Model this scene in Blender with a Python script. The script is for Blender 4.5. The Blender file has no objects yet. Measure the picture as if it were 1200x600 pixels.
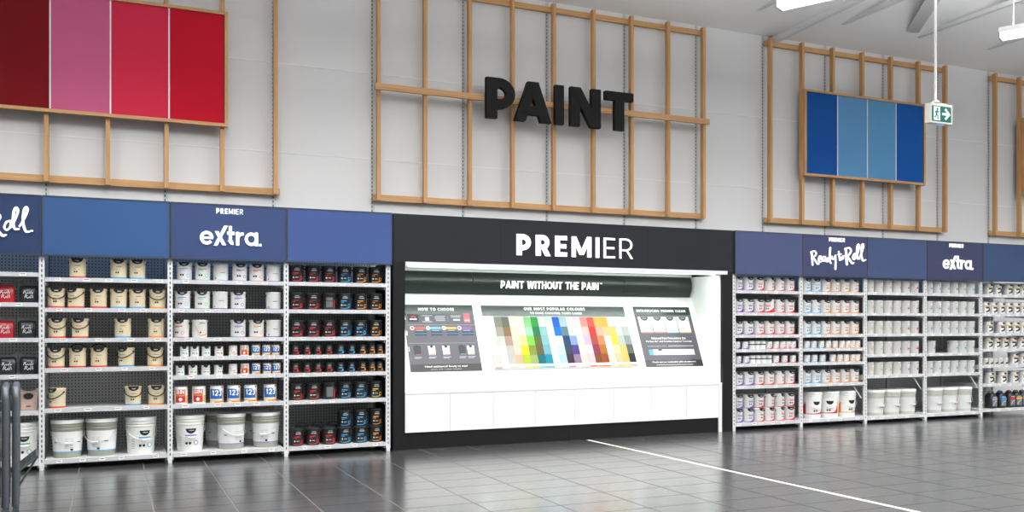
import bpy, math, random
from math import sin, cos, pi, radians, tan, atan, sqrt

random.seed(7)
S = bpy.context.scene
COL = S.collection

# ------------------------------------------------------------------ camera, world, lamps, exposure
FPX, YAW, CAMZ, HORIZ = 1071.0, radians(23.707), 1.45, 381.0
cam = bpy.data.cameras.new('camera')
cam_o = bpy.data.objects.new('camera', cam); COL.objects.link(cam_o)
cam_o.location = (0, 0, CAMZ); cam_o.rotation_euler = (pi / 2, 0, -YAW)
cam.sensor_width = 36; cam.lens = 36 * FPX / 1200; cam.shift_y = (HORIZ - 300) / 1200
cam.clip_start = 0.05; cam.clip_end = 200
S.camera = cam_o

W = bpy.data.worlds.new('world'); S.world = W; W.use_nodes = True
W.node_tree.nodes['Background'].inputs[0].default_value = (0.93, 0.96, 1.0, 1)
WORLD_LIGHT = 0.25
W.node_tree.nodes['Background'].inputs[1].default_value = WORLD_LIGHT
STRIP_WATT = 72.0        # each hanging strip light, downwards
STRIP_UP_WATT = 68.0      # added upward light over each strip light, brightens the ceiling
DISPLAY_WATT = 25.0     # LED bar of the paint display
S.view_settings.view_transform = 'Standard'; S.view_settings.look = 'None'
S.view_settings.gamma = 1.0; S.view_settings.use_curve_mapping = False
S.view_settings.exposure = 0.0

# ------------------------------------------------------------------ measured layout (metres)
YF = 10.22      # plane of the shelf posts and sign faces
YW = 11.057     # face of the store wall
PX = lambda k: -0.629 + 1.2 * k          # shelving grid
def xat(px, Y): return Y * tan(atan((px - 600) / FPX) + YAW)

# ------------------------------------------------------------------ materials
def lin(c): return c / 12.92 if c <= 0.04045 else ((c + 0.055) / 1.055) ** 2.4
def hexc(h):
    h = h.lstrip('#'); return tuple(lin(int(h[i:i + 2], 16) / 255) for i in (0, 2, 4)) + (1,)
MATS = {}
def mat(h, rough=0.5, metal=0.0, emit=0.0, noise=0.0, scale=30.0, spec=0.5, name=None, coat=0.0):
    key = (h, rough, metal, emit, noise, scale, spec, coat)
    if key in MATS: return MATS[key]
    m = bpy.data.materials.new(name or 'paint_' + h.lstrip('#')); m.use_nodes = True
    nt = m.node_tree; b = nt.nodes['Principled BSDF']; c = hexc(h)
    b.inputs['Base Color'].default_value = c; b.inputs['Roughness'].default_value = rough
    b.inputs['Metallic'].default_value = metal; b.inputs['Specular IOR Level'].default_value = spec
    if coat: b.inputs['Coat Weight'].default_value = coat; b.inputs['Coat Roughness'].default_value = 0.1
    if emit:
        b.inputs['Emission Color'].default_value = c; b.inputs['Emission Strength'].default_value = emit
    if noise:
        tc = nt.nodes.new('ShaderNodeTexCoord'); n = nt.nodes.new('ShaderNodeTexNoise')
        n.inputs['Scale'].default_value = scale; n.inputs['Detail'].default_value = 3
        mx = nt.nodes.new('ShaderNodeMix'); mx.data_type = 'RGBA'
        mx.inputs['A'].default_value = tuple(max(0, x * (1 - noise)) for x in c[:3]) + (1,)
        mx.inputs['B'].default_value = tuple(min(1, x * (1 + noise)) for x in c[:3]) + (1,)
        nt.links.new(tc.outputs['Object'], n.inputs['Vector']); nt.links.new(n.outputs['Fac'], mx.inputs['Factor'])
        nt.links.new(mx.outputs['Result'], b.inputs['Base Color'])
    MATS[key] = m; return m

def wood_mat(name, axis):
    m = bpy.data.materials.new(name); m.use_nodes = True; nt = m.node_tree; b = nt.nodes['Principled BSDF']
    tc = nt.nodes.new('ShaderNodeTexCoord'); mp = nt.nodes.new('ShaderNodeMapping')
    sc = [45, 45, 45]; sc[axis] = 1.6; mp.inputs['Scale'].default_value = sc
    oi = nt.nodes.new('ShaderNodeObjectInfo'); add = nt.nodes.new('ShaderNodeVectorMath')
    n = nt.nodes.new('ShaderNodeTexNoise'); n.inputs['Scale'].default_value = 1; n.inputs['Detail'].default_value = 4
    r = nt.nodes.new('ShaderNodeValToRGB')
    r.color_ramp.elements[0].position = 0.3; r.color_ramp.elements[0].color = hexc('#b98a58')
    r.color_ramp.elements[1].position = 0.7; r.color_ramp.elements[1].color = hexc('#d3a470')
    nt.links.new(tc.outputs['Object'], mp.inputs['Vector']); nt.links.new(mp.outputs['Vector'], add.inputs[0])
    nt.links.new(oi.outputs['Random'], add.inputs[1]); nt.links.new(add.outputs['Vector'], n.inputs['Vector'])
    nt.links.new(n.outputs['Fac'], r.inputs['Fac']); nt.links.new(r.outputs['Color'], b.inputs['Base Color'])
    b.inputs['Roughness'].default_value = 0.5
    return m
WOODV, WOODH = wood_mat('oak_upright', 2), wood_mat('oak_rail', 0)

def tile_mat():
    m = bpy.data.materials.new('grey_floor_tile'); m.use_nodes = True; nt = m.node_tree; b = nt.nodes['Principled BSDF']
    tc = nt.nodes.new('ShaderNodeTexCoord'); geo = nt.nodes.new('ShaderNodeNewGeometry')
    mp = nt.nodes.new('ShaderNodeMapping'); mp.inputs['Scale'].default_value = (1.2, 16, 1)
    n = nt.nodes.new('ShaderNodeTexNoise'); n.inputs['Scale'].default_value = 1.5; n.inputs['Detail'].default_value = 5
    r = nt.nodes.new('ShaderNodeValToRGB')
    r.color_ramp.elements[0].position = 0.3; r.color_ramp.elements[0].color = hexc('#3e3e3f')
    r.color_ramp.elements[1].position = 0.75; r.color_ramp.elements[1].color = hexc('#4d4d4d')
    nt.links.new(geo.outputs['Position'], mp.inputs['Vector']); nt.links.new(mp.outputs['Vector'], n.inputs['Vector'])
    nt.links.new(n.outputs['Fac'], r.inputs['Fac']); nt.links.new(r.outputs['Color'], b.inputs['Base Color'])
    n2 = nt.nodes.new('ShaderNodeTexNoise'); n2.inputs['Scale'].default_value = 2.5
    mr = nt.nodes.new('ShaderNodeMapRange'); mr.inputs['To Min'].default_value = 0.2; mr.inputs['To Max'].default_value = 0.3
    nt.links.new(mp.outputs['Vector'], n2.inputs['Vector'])
    nt.links.new(n2.outputs['Fac'], mr.inputs['Value']); nt.links.new(mr.outputs['Result'], b.inputs['Roughness'])
    b.inputs['Coat Weight'].default_value = 0.75; b.inputs['Coat Roughness'].default_value = 0.2
    return m
TILE = tile_mat()

def peg_mat(name, base, hole):
    m = bpy.data.materials.new(name); m.use_nodes = True; nt = m.node_tree; b = nt.nodes['Principled BSDF']
    geo = nt.nodes.new('ShaderNodeNewGeometry'); sep = nt.nodes.new('ShaderNodeSeparateXYZ')
    nt.links.new(geo.outputs['Position'], sep.inputs[0])
    def cell(out):
        a = nt.nodes.new('ShaderNodeMath'); a.operation = 'MULTIPLY'; a.inputs[1].default_value = 1 / 0.0333
        f = nt.nodes.new('ShaderNodeMath'); f.operation = 'FRACT'
        s = nt.nodes.new('ShaderNodeMath'); s.operation = 'SUBTRACT'; s.inputs[1].default_value = 0.5
        p = nt.nodes.new('ShaderNodeMath'); p.operation = 'POWER'; p.inputs[1].default_value = 2
        nt.links.new(out, a.inputs[0]); nt.links.new(a.outputs[0], f.inputs[0]); nt.links.new(f.outputs[0], s.inputs[0])
        nt.links.new(s.outputs[0], p.inputs[0]); return p.outputs[0]
    ad = nt.nodes.new('ShaderNodeMath'); ad.operation = 'ADD'
    nt.links.new(cell(sep.outputs['X']), ad.inputs[0]); nt.links.new(cell(sep.outputs['Z']), ad.inputs[1])
    lt = nt.nodes.new('ShaderNodeMath'); lt.operation = 'LESS_THAN'; lt.inputs[1].default_value = 0.045
    nt.links.new(ad.outputs[0], lt.inputs[0])
    mx = nt.nodes.new('ShaderNodeMix'); mx.data_type = 'RGBA'
    mx.inputs['A'].default_value = hexc(base); mx.inputs['B'].default_value = hexc(hole)
    nt.links.new(lt.outputs[0], mx.inputs['Factor']); nt.links.new(mx.outputs['Result'], b.inputs['Base Color'])
    b.inputs['Roughness'].default_value = 0.55
    return m
PEG = peg_mat('grey_pegboard', '#d2d4d2', '#4c4d4d')

WALLM = mat('#dcdcdc', 0.38, noise=0.02, scale=1.5, name='white_wall_panel')
SEAM = mat('#e9eaea', 0.3, name='wall_joint_strip')
CEILM = mat('#f3f3f2', 0.8, noise=0.02, scale=3, name='white_ceiling')
STEELW = mat('#d3d4d5', 0.4, name='white_painted_steel')
METAL = mat('#b9bdc0', 0.35, 0.6, name='galvanised_steel')
SLOT = mat('#3a3d3f', 0.7, name='dark_slot')
WHITE = mat('#e8e8e6', 0.4, noise=0.01, scale=4, name='white_laminate')
DISPW = mat('#eef0ee', 0.45, noise=0.01, scale=4, name='white_display_board')
BLACK = mat('#121214', 0.5, spec=.3, noise=0.12, scale=6, name='black_laminate')
HEADB = mat('#1f2026', 0.55, spec=.25, noise=0.06, scale=3, name='black_header_fabric')
GLOSSB = mat('#222a26', 0.34, name='gloss_black_panel')
LETW = mat('#ffffff', 0.5, emit=0.9, name='lit_white_letter')
LETB = mat('#141416', 0.65, spec=.25, noise=0.1, scale=10, name='black_letter')
PRINTW = mat('#f4f4f2', 0.5, name='white_print')
PRINTG = mat('#b5b6ba', 0.5, name='pale_grey_print')
PRINTK = mat('#1d1e20', 0.5, name='black_print')
RUBBER = mat('#161617', 0.6, name='black_plastic')
WIRE = mat('#c9cccd', 0.35, 0.4, name='handle_wire')

# ------------------------------------------------------------------ mesh builder
class M:
    def __init__(s): s.v = []; s.f = []; s.mi = []; s.cur = 0
    def add(s, vs, fs):
        o = len(s.v); s.v += vs
        for f in fs: s.f.append(tuple(i + o for i in f)); s.mi.append(s.cur)
        return s
    def box(s, x0, x1, y0, y1, z0, z1):
        vs = [(x, y, z) for z in (z0, z1) for y in (y0, y1) for x in (x0, x1)]
        return s.add(vs, [(0, 2, 3, 1), (4, 5, 7, 6), (0, 1, 5, 4), (2, 6, 7, 3), (0, 4, 6, 2), (1, 3, 7, 5)])
    def lathe(s, prof, n=24, c=(0, 0)):
        vs = []; fs = []
        for r, z in prof:
            for i in range(n):
                a = 2 * pi * i / n; vs.append((c[0] + r * sin(a), c[1] - r * cos(a), z))
        for j in range(len(prof) - 1):
            for i in range(n):
                k = (i + 1) % n; fs.append((j * n + i, j * n + k, (j + 1) * n + k, (j + 1) * n + i))
        fs.append(tuple(reversed(range(n)))); fs.append(tuple(range((len(prof) - 1) * n, len(prof) * n)))
        return s.add(vs, fs)
    def tube(s, pts, r, n=6, closed=False):
        from mathutils import Vector as V
        P = [V(p) for p in pts]; N = len(P); vs = []; fs = []; up = None
        for i in range(N):
            a = P[(i - 1) % N] if closed else P[max(0, i - 1)]; b = P[(i + 1) % N] if closed else P[min(N - 1, i + 1)]
            t = (b - a).normalized()
            if up is None:
                up = V((0, 0, 1)) if abs(t.z) < 0.9 else V((1, 0, 0))
            up = (up - t * up.dot(t)).normalized(); sd = t.cross(up)
            for k in range(n):
                q = 2 * pi * k / n; vs.append(tuple(P[i] + up * (r * cos(q)) + sd * (r * sin(q))))
        R = N if closed else N - 1
        for i in range(R):
            j = (i + 1) % N
            for k in range(n):
                l = (k + 1) % n; fs.append((i * n + k, i * n + l, j * n + l, j * n + k))
        if not closed: fs.append(tuple(range(n))); fs.append(tuple(reversed(range((N - 1) * n, N * n))))
        return s.add(vs, fs)
    # flat shapes: plane 'xz' faces -Y (depth grows towards the viewer), plane 'xy' faces +Z
    def _map(s, u, v, d, plane): return (u, -d, v) if plane == 'xz' else (u, v, d)
    def poly(s, pts, d0=0.0, d1=0.002, plane='xz'):
        n = len(pts); vs = [s._map(u, v, d1, plane) for u, v in pts] + [s._map(u, v, d0, plane) for u, v in pts]
        fs = [tuple(range(n)), tuple(reversed(range(n, 2 * n)))]
        fs += [(i, n + i, n + (i + 1) % n, (i + 1) % n) for i in range(n)]
        return s.add(vs, fs)
    def rect(s, u0, u1, v0, v1, d0=0.0, d1=0.002, plane='xz'):
        return s.poly([(u0, v0), (u1, v0), (u1, v1), (u0, v1)], d0, d1, plane)
    def disc(s, u, v, r, d0=0.0, d1=0.002, plane='xz', n=20):
        return s.poly([(u + r * cos(2 * pi * i / n), v + r * sin(2 * pi * i / n)) for i in range(n)], d0, d1, plane)
    def ribbon(s, pts, w, d0=0.0, d1=0.002, plane='xz', closed=False, caps=False):
        N = len(pts); L = []; R = []
        for i in range(N):
            p = pts[i]; a = pts[(i - 1) % N] if (closed or i) else None
            b = pts[(i + 1) % N] if (closed or i < N - 1) else None
            def nrm(p, q):
                dx, dy = q[0] - p[0], q[1] - p[1]; l = math.hypot(dx, dy) or 1e-9; return (-dy / l, dx / l)
            if a is None: n = nrm(p, b); k = 1
            elif b is None: n = nrm(a, p); k = 1
            else:
                n1, n2 = nrm(a, p), nrm(p, b); nx, ny = n1[0] + n2[0], n1[1] + n2[1]; l = math.hypot(nx, ny) or 1e-9
                n = (nx / l, ny / l); k = min(2.0, 1 / max(0.3, n[0] * n1[0] + n[1] * n1[1]))
            ww = (w[i] if isinstance(w, (list, tuple)) else w) / 2
            L.append((p[0] + n[0] * ww * k, p[1] + n[1] * ww * k)); R.append((p[0] - n[0] * ww * k, p[1] - n[1] * ww * k))
        vs = []
        for i in range(N):
            vs += [s._map(*L[i], d1, plane), s._map(*R[i], d1, plane), s._map(*L[i], d0, plane), s._map(*R[i], d0, plane)]
        fs = []
        for i in range(N if closed else N - 1):
            a, b = 4 * i, 4 * ((i + 1) % N)
            fs += [(a + 1, b + 1, b, a), (a, b, b + 2, a + 2), (a + 3, b + 3, b + 1, a + 1), (a + 2, b + 2, b + 3, a + 3)]
        if not closed: fs += [(0, 2, 3, 1), (4 * N - 4, 4 * N - 3, 4 * N - 1, 4 * N - 2)]
        s.add(vs, fs)
        if caps:
            for i in (0, N - 1):
                ww = (w[i] if isinstance(w, (list, tuple)) else w) / 2
                s.disc(pts[i][0], pts[i][1], ww, d0, d1 + .00012, plane, 12)
        return s
    # patch wrapped on an upright cylinder or cone of radius R(z): column strips between low(u) and high(u)
    def wrap(s, R, u0, u1, n, low, high, off=0.0012, rows=1):
        vs = []; fs = []
        for i in range(n + 1):
            u = u0 + (u1 - u0) * i / n
            for j in range(rows + 1):
                z = low(u) + (high(u) - low(u)) * j / rows
                r = R(z) + off; a = u / R(0.5 * (low(u) + high(u)))
                vs.append((r * sin(a), -r * cos(a), z))
        k = rows + 1
        for i in range(n):
            for j in range(rows): fs.append((i * k + j, (i + 1) * k + j, (i + 1) * k + j + 1, i * k + j + 1))
        return s.add(vs, fs)
    def wrect(s, R, u0, u1, z0, z1, off=0.0012, n=None):
        return s.wrap(R, u0, u1, n or max(1, int(abs(u1 - u0) / 0.014) + 1), lambda u: z0, lambda u: z1, off)
    def wdisc(s, R, u, z, r, off=0.0016, n=8):
        g = lambda t: sqrt(max(1e-9, r * r - (t - u) ** 2))
        return s.wrap(R, u - r, u + r, n, lambda t: z - g(t), lambda t: z + g(t), off)
    def mesh(s, name, mats, smooth=None):
        me = bpy.data.meshes.new(name); me.from_pydata(s.v, [], s.f)
        for m in (mats if isinstance(mats, (list, tuple)) else [mats]): me.materials.append(m)
        me.polygons.foreach_set('material_index', s.mi)
        if smooth:
            me.polygons.foreach_set('use_smooth', [True] * len(me.polygons)); me.set_sharp_from_angle(angle=radians(smooth))
        me.update(); return me
    def build(s, name, mats, parent=None, loc=(0, 0, 0), smooth=None):
        return obj(name, s.mesh(name, mats, smooth), parent, loc)

def obj(name, data, parent=None, loc=(0, 0, 0)):
    o = bpy.data.objects.new(name, data); COL.objects.link(o); o.location = loc
    if parent: o.parent = parent
    return o
def tag(o, label, cat, group=None):
    o['label'] = label; o['category'] = cat
    if group: o['group'] = group
    return o
def thing(name, label, cat, loc=(0, 0, 0), rot=(0, 0, 0), group=None):
    o = obj(name, None, None, loc); o.rotation_euler = rot; o.empty_display_size = 0.1
    return tag(o, label, cat, group)
def struct(o): o['kind'] = 'structure'; return o

# ------------------------------------------------------------------ lettering
def arc(cx, cy, rx, ry, a0, a1, n=14):
    return [(cx + rx * cos(radians(a0 + (a1 - a0) * i / n)), cy + ry * sin(radians(a0 + (a1 - a0) * i / n))) for i in range(n + 1)]
def glyph(ch, w):
    """bold upright capitals, cap height 1: list of ('r', ribbon points) / ('p', polygon), advance"""
    h = w / 2; t = w * 1.06
    def st(x, y0=0, y1=1): return ('p', [(x - h, y0), (x + h, y0), (x + h, y1), (x - h, y1)])
    def bar(x0, x1, y): return ('p', [(x0, y - h * .92), (x1, y - h * .92), (x1, y + h * .92), (x0, y + h * .92)])
    def par(x0, x1, y0=0, y1=1, tt=None): k = (tt or t) / 2; return ('p', [(x0 - k, y0), (x0 + k, y0), (x1 + k, y1), (x1 - k, y1)])
    def bowl(Wd, yb, yt):
        r = (yt - yb) / 2; return ('r', [(h, yt), (Wd - h - r, yt)] + arc(Wd - h - r, (yt + yb) / 2, r, r, 90, -90)[1:] + [(h, yb)])
    if ch == ' ': return [], .30
    if ch == 'I': return [st(h)], w
    if ch == 'P': return [st(h), bowl(.66, .36, 1 - h)], .66
    if ch == 'R': return [st(h), bowl(.64, .42, 1 - h), par(.66 - t * .4, .34, 0, .44)], .68
    if ch == 'E': return [st(h), bar(h, .56, 1 - h * .92), bar(h, .52, .5), bar(h, .56, h * .92)], .57
    if ch == 'L': return [st(h), bar(h, .54, h * .92)], .54
    if ch == 'T': return [st(.36), bar(0, .72, 1 - h * .92)], .72
    if ch == 'H': return [st(h), st(.74 - h), bar(h, .74 - h, .5)], .74
    if ch == 'N': return [st(h), st(.78 - h), par(.78 - t / 2, t / 2)], .78
    if ch == 'M': return [st(h), st(.94 - h), par(.47, t / 2, .12, 1), par(.47, .94 - t / 2, .12, 1)], .94
    if ch == 'A': return [par(t / 2, .44), par(.88 - t / 2, .44), bar(.2, .68, .28)], .88
    if ch == 'V': return [par(.42, t / 2), par(.42, .84 - t / 2)], .84
    if ch == 'W': return [par(.32, t / 2), par(.32, .59), par(.86, .59), par(.86, 1.18 - t / 2)], 1.18
    if ch == 'Y': return [st(.38, 0, .5), par(.38, t / 2, .42, 1), par(.38, .76 - t / 2, .42, 1)], .76
    if ch == 'K': return [st(h), par(.18, .66 - t / 2, .42, 1), par(.7 - t / 2, .28, 0, .6)], .70
    if ch == 'O': return [('c', arc(.45, .5, .45 - h, .5 - h, 0, 360, 28)[:-1])], .9
    if ch == 'C': return [('r', arc(.45, .5, .45 - h, .5 - h, 45, 315, 24))], .78
    if ch == 'G': return [('r', arc(.45, .5, .45 - h, .5 - h, 45, 340, 24)), bar(.46, .88, .44)], .88
    if ch == 'D': return [st(h), ('r', [(h, 1 - h)] + arc(.34, .5, .42 - h, .5 - h, 90, -90, 18) + [(h, h)])], .76
    if ch == 'U': return [('r', [(h, 1), (h, .36)] + arc(.36, .36, .36 - h, .36 - h, 180, 360, 14) + [(.72 - h, 1)])], .72
    if ch == 'S': return [('r', arc(.29, .745, .29 - h, .255 - h * .6, 20, 250, 12) + arc(.3, .27, .3 - h, .27 - h, 80, -160, 12))], .6
    return [], .5
def draw_glyph(m, g, w, x, y, s, d0, d1, plane, sx=1.0):
    for n, (kind, pts) in enumerate(g):
        q = [(x + px * s * sx, y + py * s) for px, py in pts]; e = d1 + n * max(.0003, .004 * s)
        if kind == 'p': m.poly(q, d0, e, plane)
        else: m.ribbon(q, w * s, d0, e, plane, closed=(kind == 'c'))
def caps(text, x0, x1, y, h, wts, mats, name, parent, d0=0.0, d1=0.004, plane='xz', gap=.12, each=False, loc=(0, 0, 0)):
    """text between x0 and x1 with cap height h; wts is one stroke weight or one for each character"""
    if not isinstance(wts, (list, tuple)): wts = [wts] * len(text)
    gl = [glyph(c, w) for c, w in zip(text, wts)]
    tot = sum(g[1] for g in gl) + gap * (len(text) - 1); sx = (x1 - x0) / (tot * h); x = x0; m = M(); out = []
    for c, (g, a), w in zip(text, gl, wts):
        if each is True or (each == 'word' and c == ' '):
            if each == 'word': out.append(m.build(name, mats, parent, loc))
            m = M()
        draw_glyph(m, g, w, x, y, h, d0, d1, plane, sx); x += (a + gap) * h * sx
        if each is True and g: out.append(m.build(name, mats, parent, loc))
    if each is not True: out.append(m.build(name, mats, parent, loc))
    return out

def small_text(text, x, y, height, width, material, parent, plane='xy', d=0.0008, bold=0.0, name='lettering', align='C'):
    """flat printed words in the built-in face, fitted to width and height"""
    c = bpy.data.curves.new('lettering', 'FONT'); c.body = text; c.size = 1; c.offset = bold; c.resolution_u = 2
    o = bpy.data.objects.new('lettering', c); COL.objects.link(o)
    me = bpy.data.meshes.new_from_object(o); bpy.data.objects.remove(o); bpy.data.curves.remove(c)
    xs = [v.co.x for v in me.vertices]; ys = [v.co.y for v in me.vertices]
    a, b, e, f = min(xs), max(xs), min(ys), max(ys)
    sx = width / (b - a); sy = height / (f - e); ox = x - (width / 2 if align == 'C' else 0)
    for v in me.vertices:
        u, w = ox + (v.co.x - a) * sx, y + (v.co.y - e) * sy
        v.co = (u, -d, w) if plane == 'xz' else (u, w, d)
    me.materials.clear(); me.materials.append(material)
    return obj(name, me, parent)

# ------------------------------------------------------------------ floor: base bed with separate tiles
GX, GY, TW, TD = -0.29, 7.32, 0.60, 0.372
floor = struct(M().box(-9, 22, -6, 11.4, -0.12, -0.0025).build('floor', mat('#74746e', 0.6, noise=0.1, scale=40, name='floor_grout')))
def px_of(x, y, z):
    zc = x * sin(YAW) + y * cos(YAW)
    if zc < 0.3: return None
    return 600 + FPX * (x * cos(YAW) - y * sin(YAW)) / zc, HORIZ - FPX * (z - CAMZ) / zc, zc
g = 0.010
tile_me = M().box(0, TW - g, 0, TD - g, -0.01, 0.0).mesh('tile', TILE)
near, rest = [], []
for i in range(-14, 37):
    for j in range(-35, 11):
        x, y = GX + i * TW, GY + j * TD
        p = px_of(x + TW / 2, y + TD / 2, 0)
        ok = p and -40 < p[0] < 1240 and p[1] < 606 and y < 10.3
        (near if ok else rest).append((p[2] if ok else 0, x, y))
near.sort()
for _, x, y in near[:300]: obj('tile', tile_me, floor, (x + g / 2, y + g / 2, 0))
m = M()
for _, x, y in near[300:] + rest: m.box(x + g / 2, x + TW - g / 2, y + g / 2, min(11.3, y + TD - g / 2), -0.01, 0.0)
o = m.build('tile_field', TILE, floor); o['kind'] = 'stuff'
# pale joint strip across the tiles
jm = M(); jm.add([(5.49, 10.18, 0.001), (5.54, 10.18, 0.001), (5.93, 1.2, 0.001), (5.87, 1.2, 0.001)], [(0, 3, 2, 1)])
jm.add([(5.49, 10.18, -.003), (5.54, 10.18, -.003), (5.93, 1.2, -.003), (5.87, 1.2, -.003)], [(0, 1, 2, 3)])
jm.build('joint_strip', mat('#d9d8cc', 0.4, name='pale_joint_strip'), floor)

# ------------------------------------------------------------------ wall of separate panels, slotted channels, joint strips
wall = struct(M().box(-9, 22, YW + 0.02, YW + 0.2, -0.1, 6.4).build('wall_back', mat('#8d8d8d', 0.7, name='wall_core')))
rows = [0.0, 1.2, 2.44, 3.505, 4.565, 5.80]
pmesh = {}
for r in range(len(rows) - 1):
    hgt = rows[r + 1] - rows[r]
    me = M().box(0.022, 1.178, 0, 0.02, 0.003, hgt - 0.003).mesh('wall_panel', WALLM)
    for k in range(-5, 18): obj('wall_panel', me, wall, (PX(k), YW, rows[r]))
for r in (3, 4):
    for k in range(-5, 18):
        M().box(0.03, 1.17, -0.004, 0.0, -0.006, 0.006).build('joint_strip', SEAM, wall, (PX(k), YW, rows[r]))
slm = M().box(-0.021, 0.021, -0.006, 0.02, 0.0, 5.79)
ch_me = slm.mesh('slotted_channel', mat('#c3c8c9', .4, name='grey_channel'))
sl = M()
for i in range(int((5.75 - 2.6) / 0.05)):
    for dx in (-0.009,): sl.box(dx - 0.006, dx + 0.006, -0.0068, -0.005, 2.6 + i * 0.05, 2.6 + i * 0.05 + 0.028)
sl_me = sl.mesh('slots', mat('#4d5c60', .7, name='channel_slot'))
for k in range(-4, 18):
    c = obj('slotted_channel', ch_me, wall, (PX(k), YW, 0)); obj('slots', sl_me, c)

# ------------------------------------------------------------------ ceiling sloping up from the wall, joists, pipe, diagonal beam
CS = 0.13
cz = lambda y: 5.80 + CS * (YW - y)
cm = M(); vs = []
for y in (YW + 0.2, -6):
    for z in (0, 0.2): vs += [(-9, y, cz(y) + z), (22, y, cz(y) + z)]
cm.add(vs, [(0, 1, 5, 4), (2, 6, 7, 3), (0, 2, 3, 1), (4, 5, 7, 6), (0, 4, 6, 2), (1, 3, 7, 5)])
ceiling = struct(cm.build('ceiling', CEILM))
ordn = ['first', 'second', 'third', 'fourth', 'fifth', 'sixth', 'seventh', 'eighth', 'ninth', 'tenth', 'eleventh', 'twelfth', 'thirteenth']
def ymeet(z): return YW - (z - 5.80) / CS
ZB = 5.885
for i, x in enumerate((8.36, 9.90, 11.42, 12.93)):
    t = thing('roof_joist', 'white open-web steel roof joist, %s from left above the wall' % ordn[i], 'roof joist', (x, ymeet(ZB), ZB), group='open-web roof joists')
    y0 = ymeet(ZB + 0.06)
    L = 9.0
    M().box(-0.035, 0.035, -L, 0.0, 0, 0.06).build('bottom_chord', STEELW, t)
    wm = 0
    yy = -1.6
    while yy > -L + 0.7:
        top = lambda q: CS * (-q) - 0.02
        M().tube([(0, yy, 0.03), (0, yy - 0.35, top(yy - 0.35)), (0, yy - 0.7, 0.03)], 0.016, 6).build('web_rod', STEELW, t)
        yy -= 0.7
t = thing('roof_beam', 'wide white steel beam slanting across the ceiling behind the exit sign', 'beam', (11.18, 10.3, 5.90), (0, 0, radians(-36.9)))
M().box(-0.1, 0.1, -5, 0.0, 0, 0.012).box(-0.1, 0.1, -5, 0, 0.16, 0.172).build('flange', mat('#c9c9c8', 0.5, name='grey_steel'), t)
M().box(-0.006, 0.006, -5, 0.0, 0.012, 0.16).build('web', mat('#c9c9c8', 0.5, name='grey_steel'), t)
t = thing('ceiling_pipe', 'white round pipe running out from the wall above the blue panel frame', 'pipe', (9.13, YW, 5.73))
M().tube([(0, -0.002, 0), (0, -9, 0.35)], 0.055, 14).build('pipe', STEELW, t, smooth=40)
o = M().lathe([(0.075, 0), (0.075, 0.02)], 16).build('wall_collar', mat('#7a4a3a', 0.5, name='rust_collar'), t)
o.rotation_euler = (pi / 2, 0, 0)
for i, (y, h) in enumerate(((8.9, .09), (7.3, .09))):
    tag(M().box(-8, 21, y - 0.03, y + 0.03, cz(y) - h, cz(y) + 0.01).build('roof_purlin', STEELW), ['white roof purlin under the ceiling, nearer the wall', 'white roof purlin under the ceiling, farther from the wall'][i], 'purlin', 'roof purlins')

# ------------------------------------------------------------------ hanging strip lights
DIFF = mat('#fbfffd', 0.4, emit=2.6, name='lit_diffuser')
def strip_light(x, y, z, ang, label):
    t = thing('strip_light', label, 'ceiling light', (x, y, z), (0, 0, ang), 'hanging fluorescent strip lights')
    # local: runs along -Y from the origin
    L = 1.5
    hm = M()
    hm.add([(-.09, 0, .03), (.09, 0, .03), (.05, 0, .10), (-.05, 0, .10), (-.09, -L, .03), (.09, -L, .03), (.05, -L, .10), (-.05, -L, .10)],
           [(0, 1, 2, 3), (7, 6, 5, 4), (0, 3, 7, 4), (1, 5, 6, 2), (3, 2, 6, 7), (0, 4, 5, 1)])
    hm.build('housing', STEELW, t)
    M().box(-.085, .085, -L + .02, -.02, -.035, .03).build('diffuser', DIFF, t)
    for q in (-.015, -L + .002): M().box(-.092, .092, q, q + .013, -.04, .035).build('end_cap', mat('#8d9294', 0.4, name='grey_cap'), t)
    for q in (-.15, -L + .15): M().tube([(0, q, .1), (0, q, max(.3, cz(y - .5) - z - .02))], .006, 5).build('hanger_wire', METAL, t)
    a = bpy.data.lights.new('strip_glow', 'AREA'); a.shape = 'RECTANGLE'; a.size = .16; a.size_y = L - .05
    a.energy = STRIP_WATT; a.color = (1, 1, .99); a.spread = radians(156); lo = obj('strip_glow', a, t, (0, -L / 2, -.04))
    b = bpy.data.lights.new('added_up_light', 'AREA'); b.shape = 'RECTANGLE'; b.size = .1; b.size_y = L - .05  # upward lamp added above the closed housing for a brighter ceiling
    b.energy = STRIP_UP_WATT; lo = obj('added_up_light', b, t, (0, -L / 2, .105)); lo.rotation_euler = (pi, 0, 0)
ANG = radians(27.8)
for i in range(-3, 4):
    for j in range(0, 4):
        x, y = 6.76 + 3.2 * i + .466 * 3 * j, 8.07 - .23 * i - .885 * 3 * j
        lab = 'lit fluorescent strip light hanging above the aisle, out of the frame'
        if (i, j) == (0, 0): lab = 'lit strip light cut off by the top edge, between two wood frames'
        if (i, j) == (1, 0): lab = 'lit strip light hanging on a wire at the upper right corner'
        strip_light(x, y, 4.98, ANG, lab)

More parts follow.
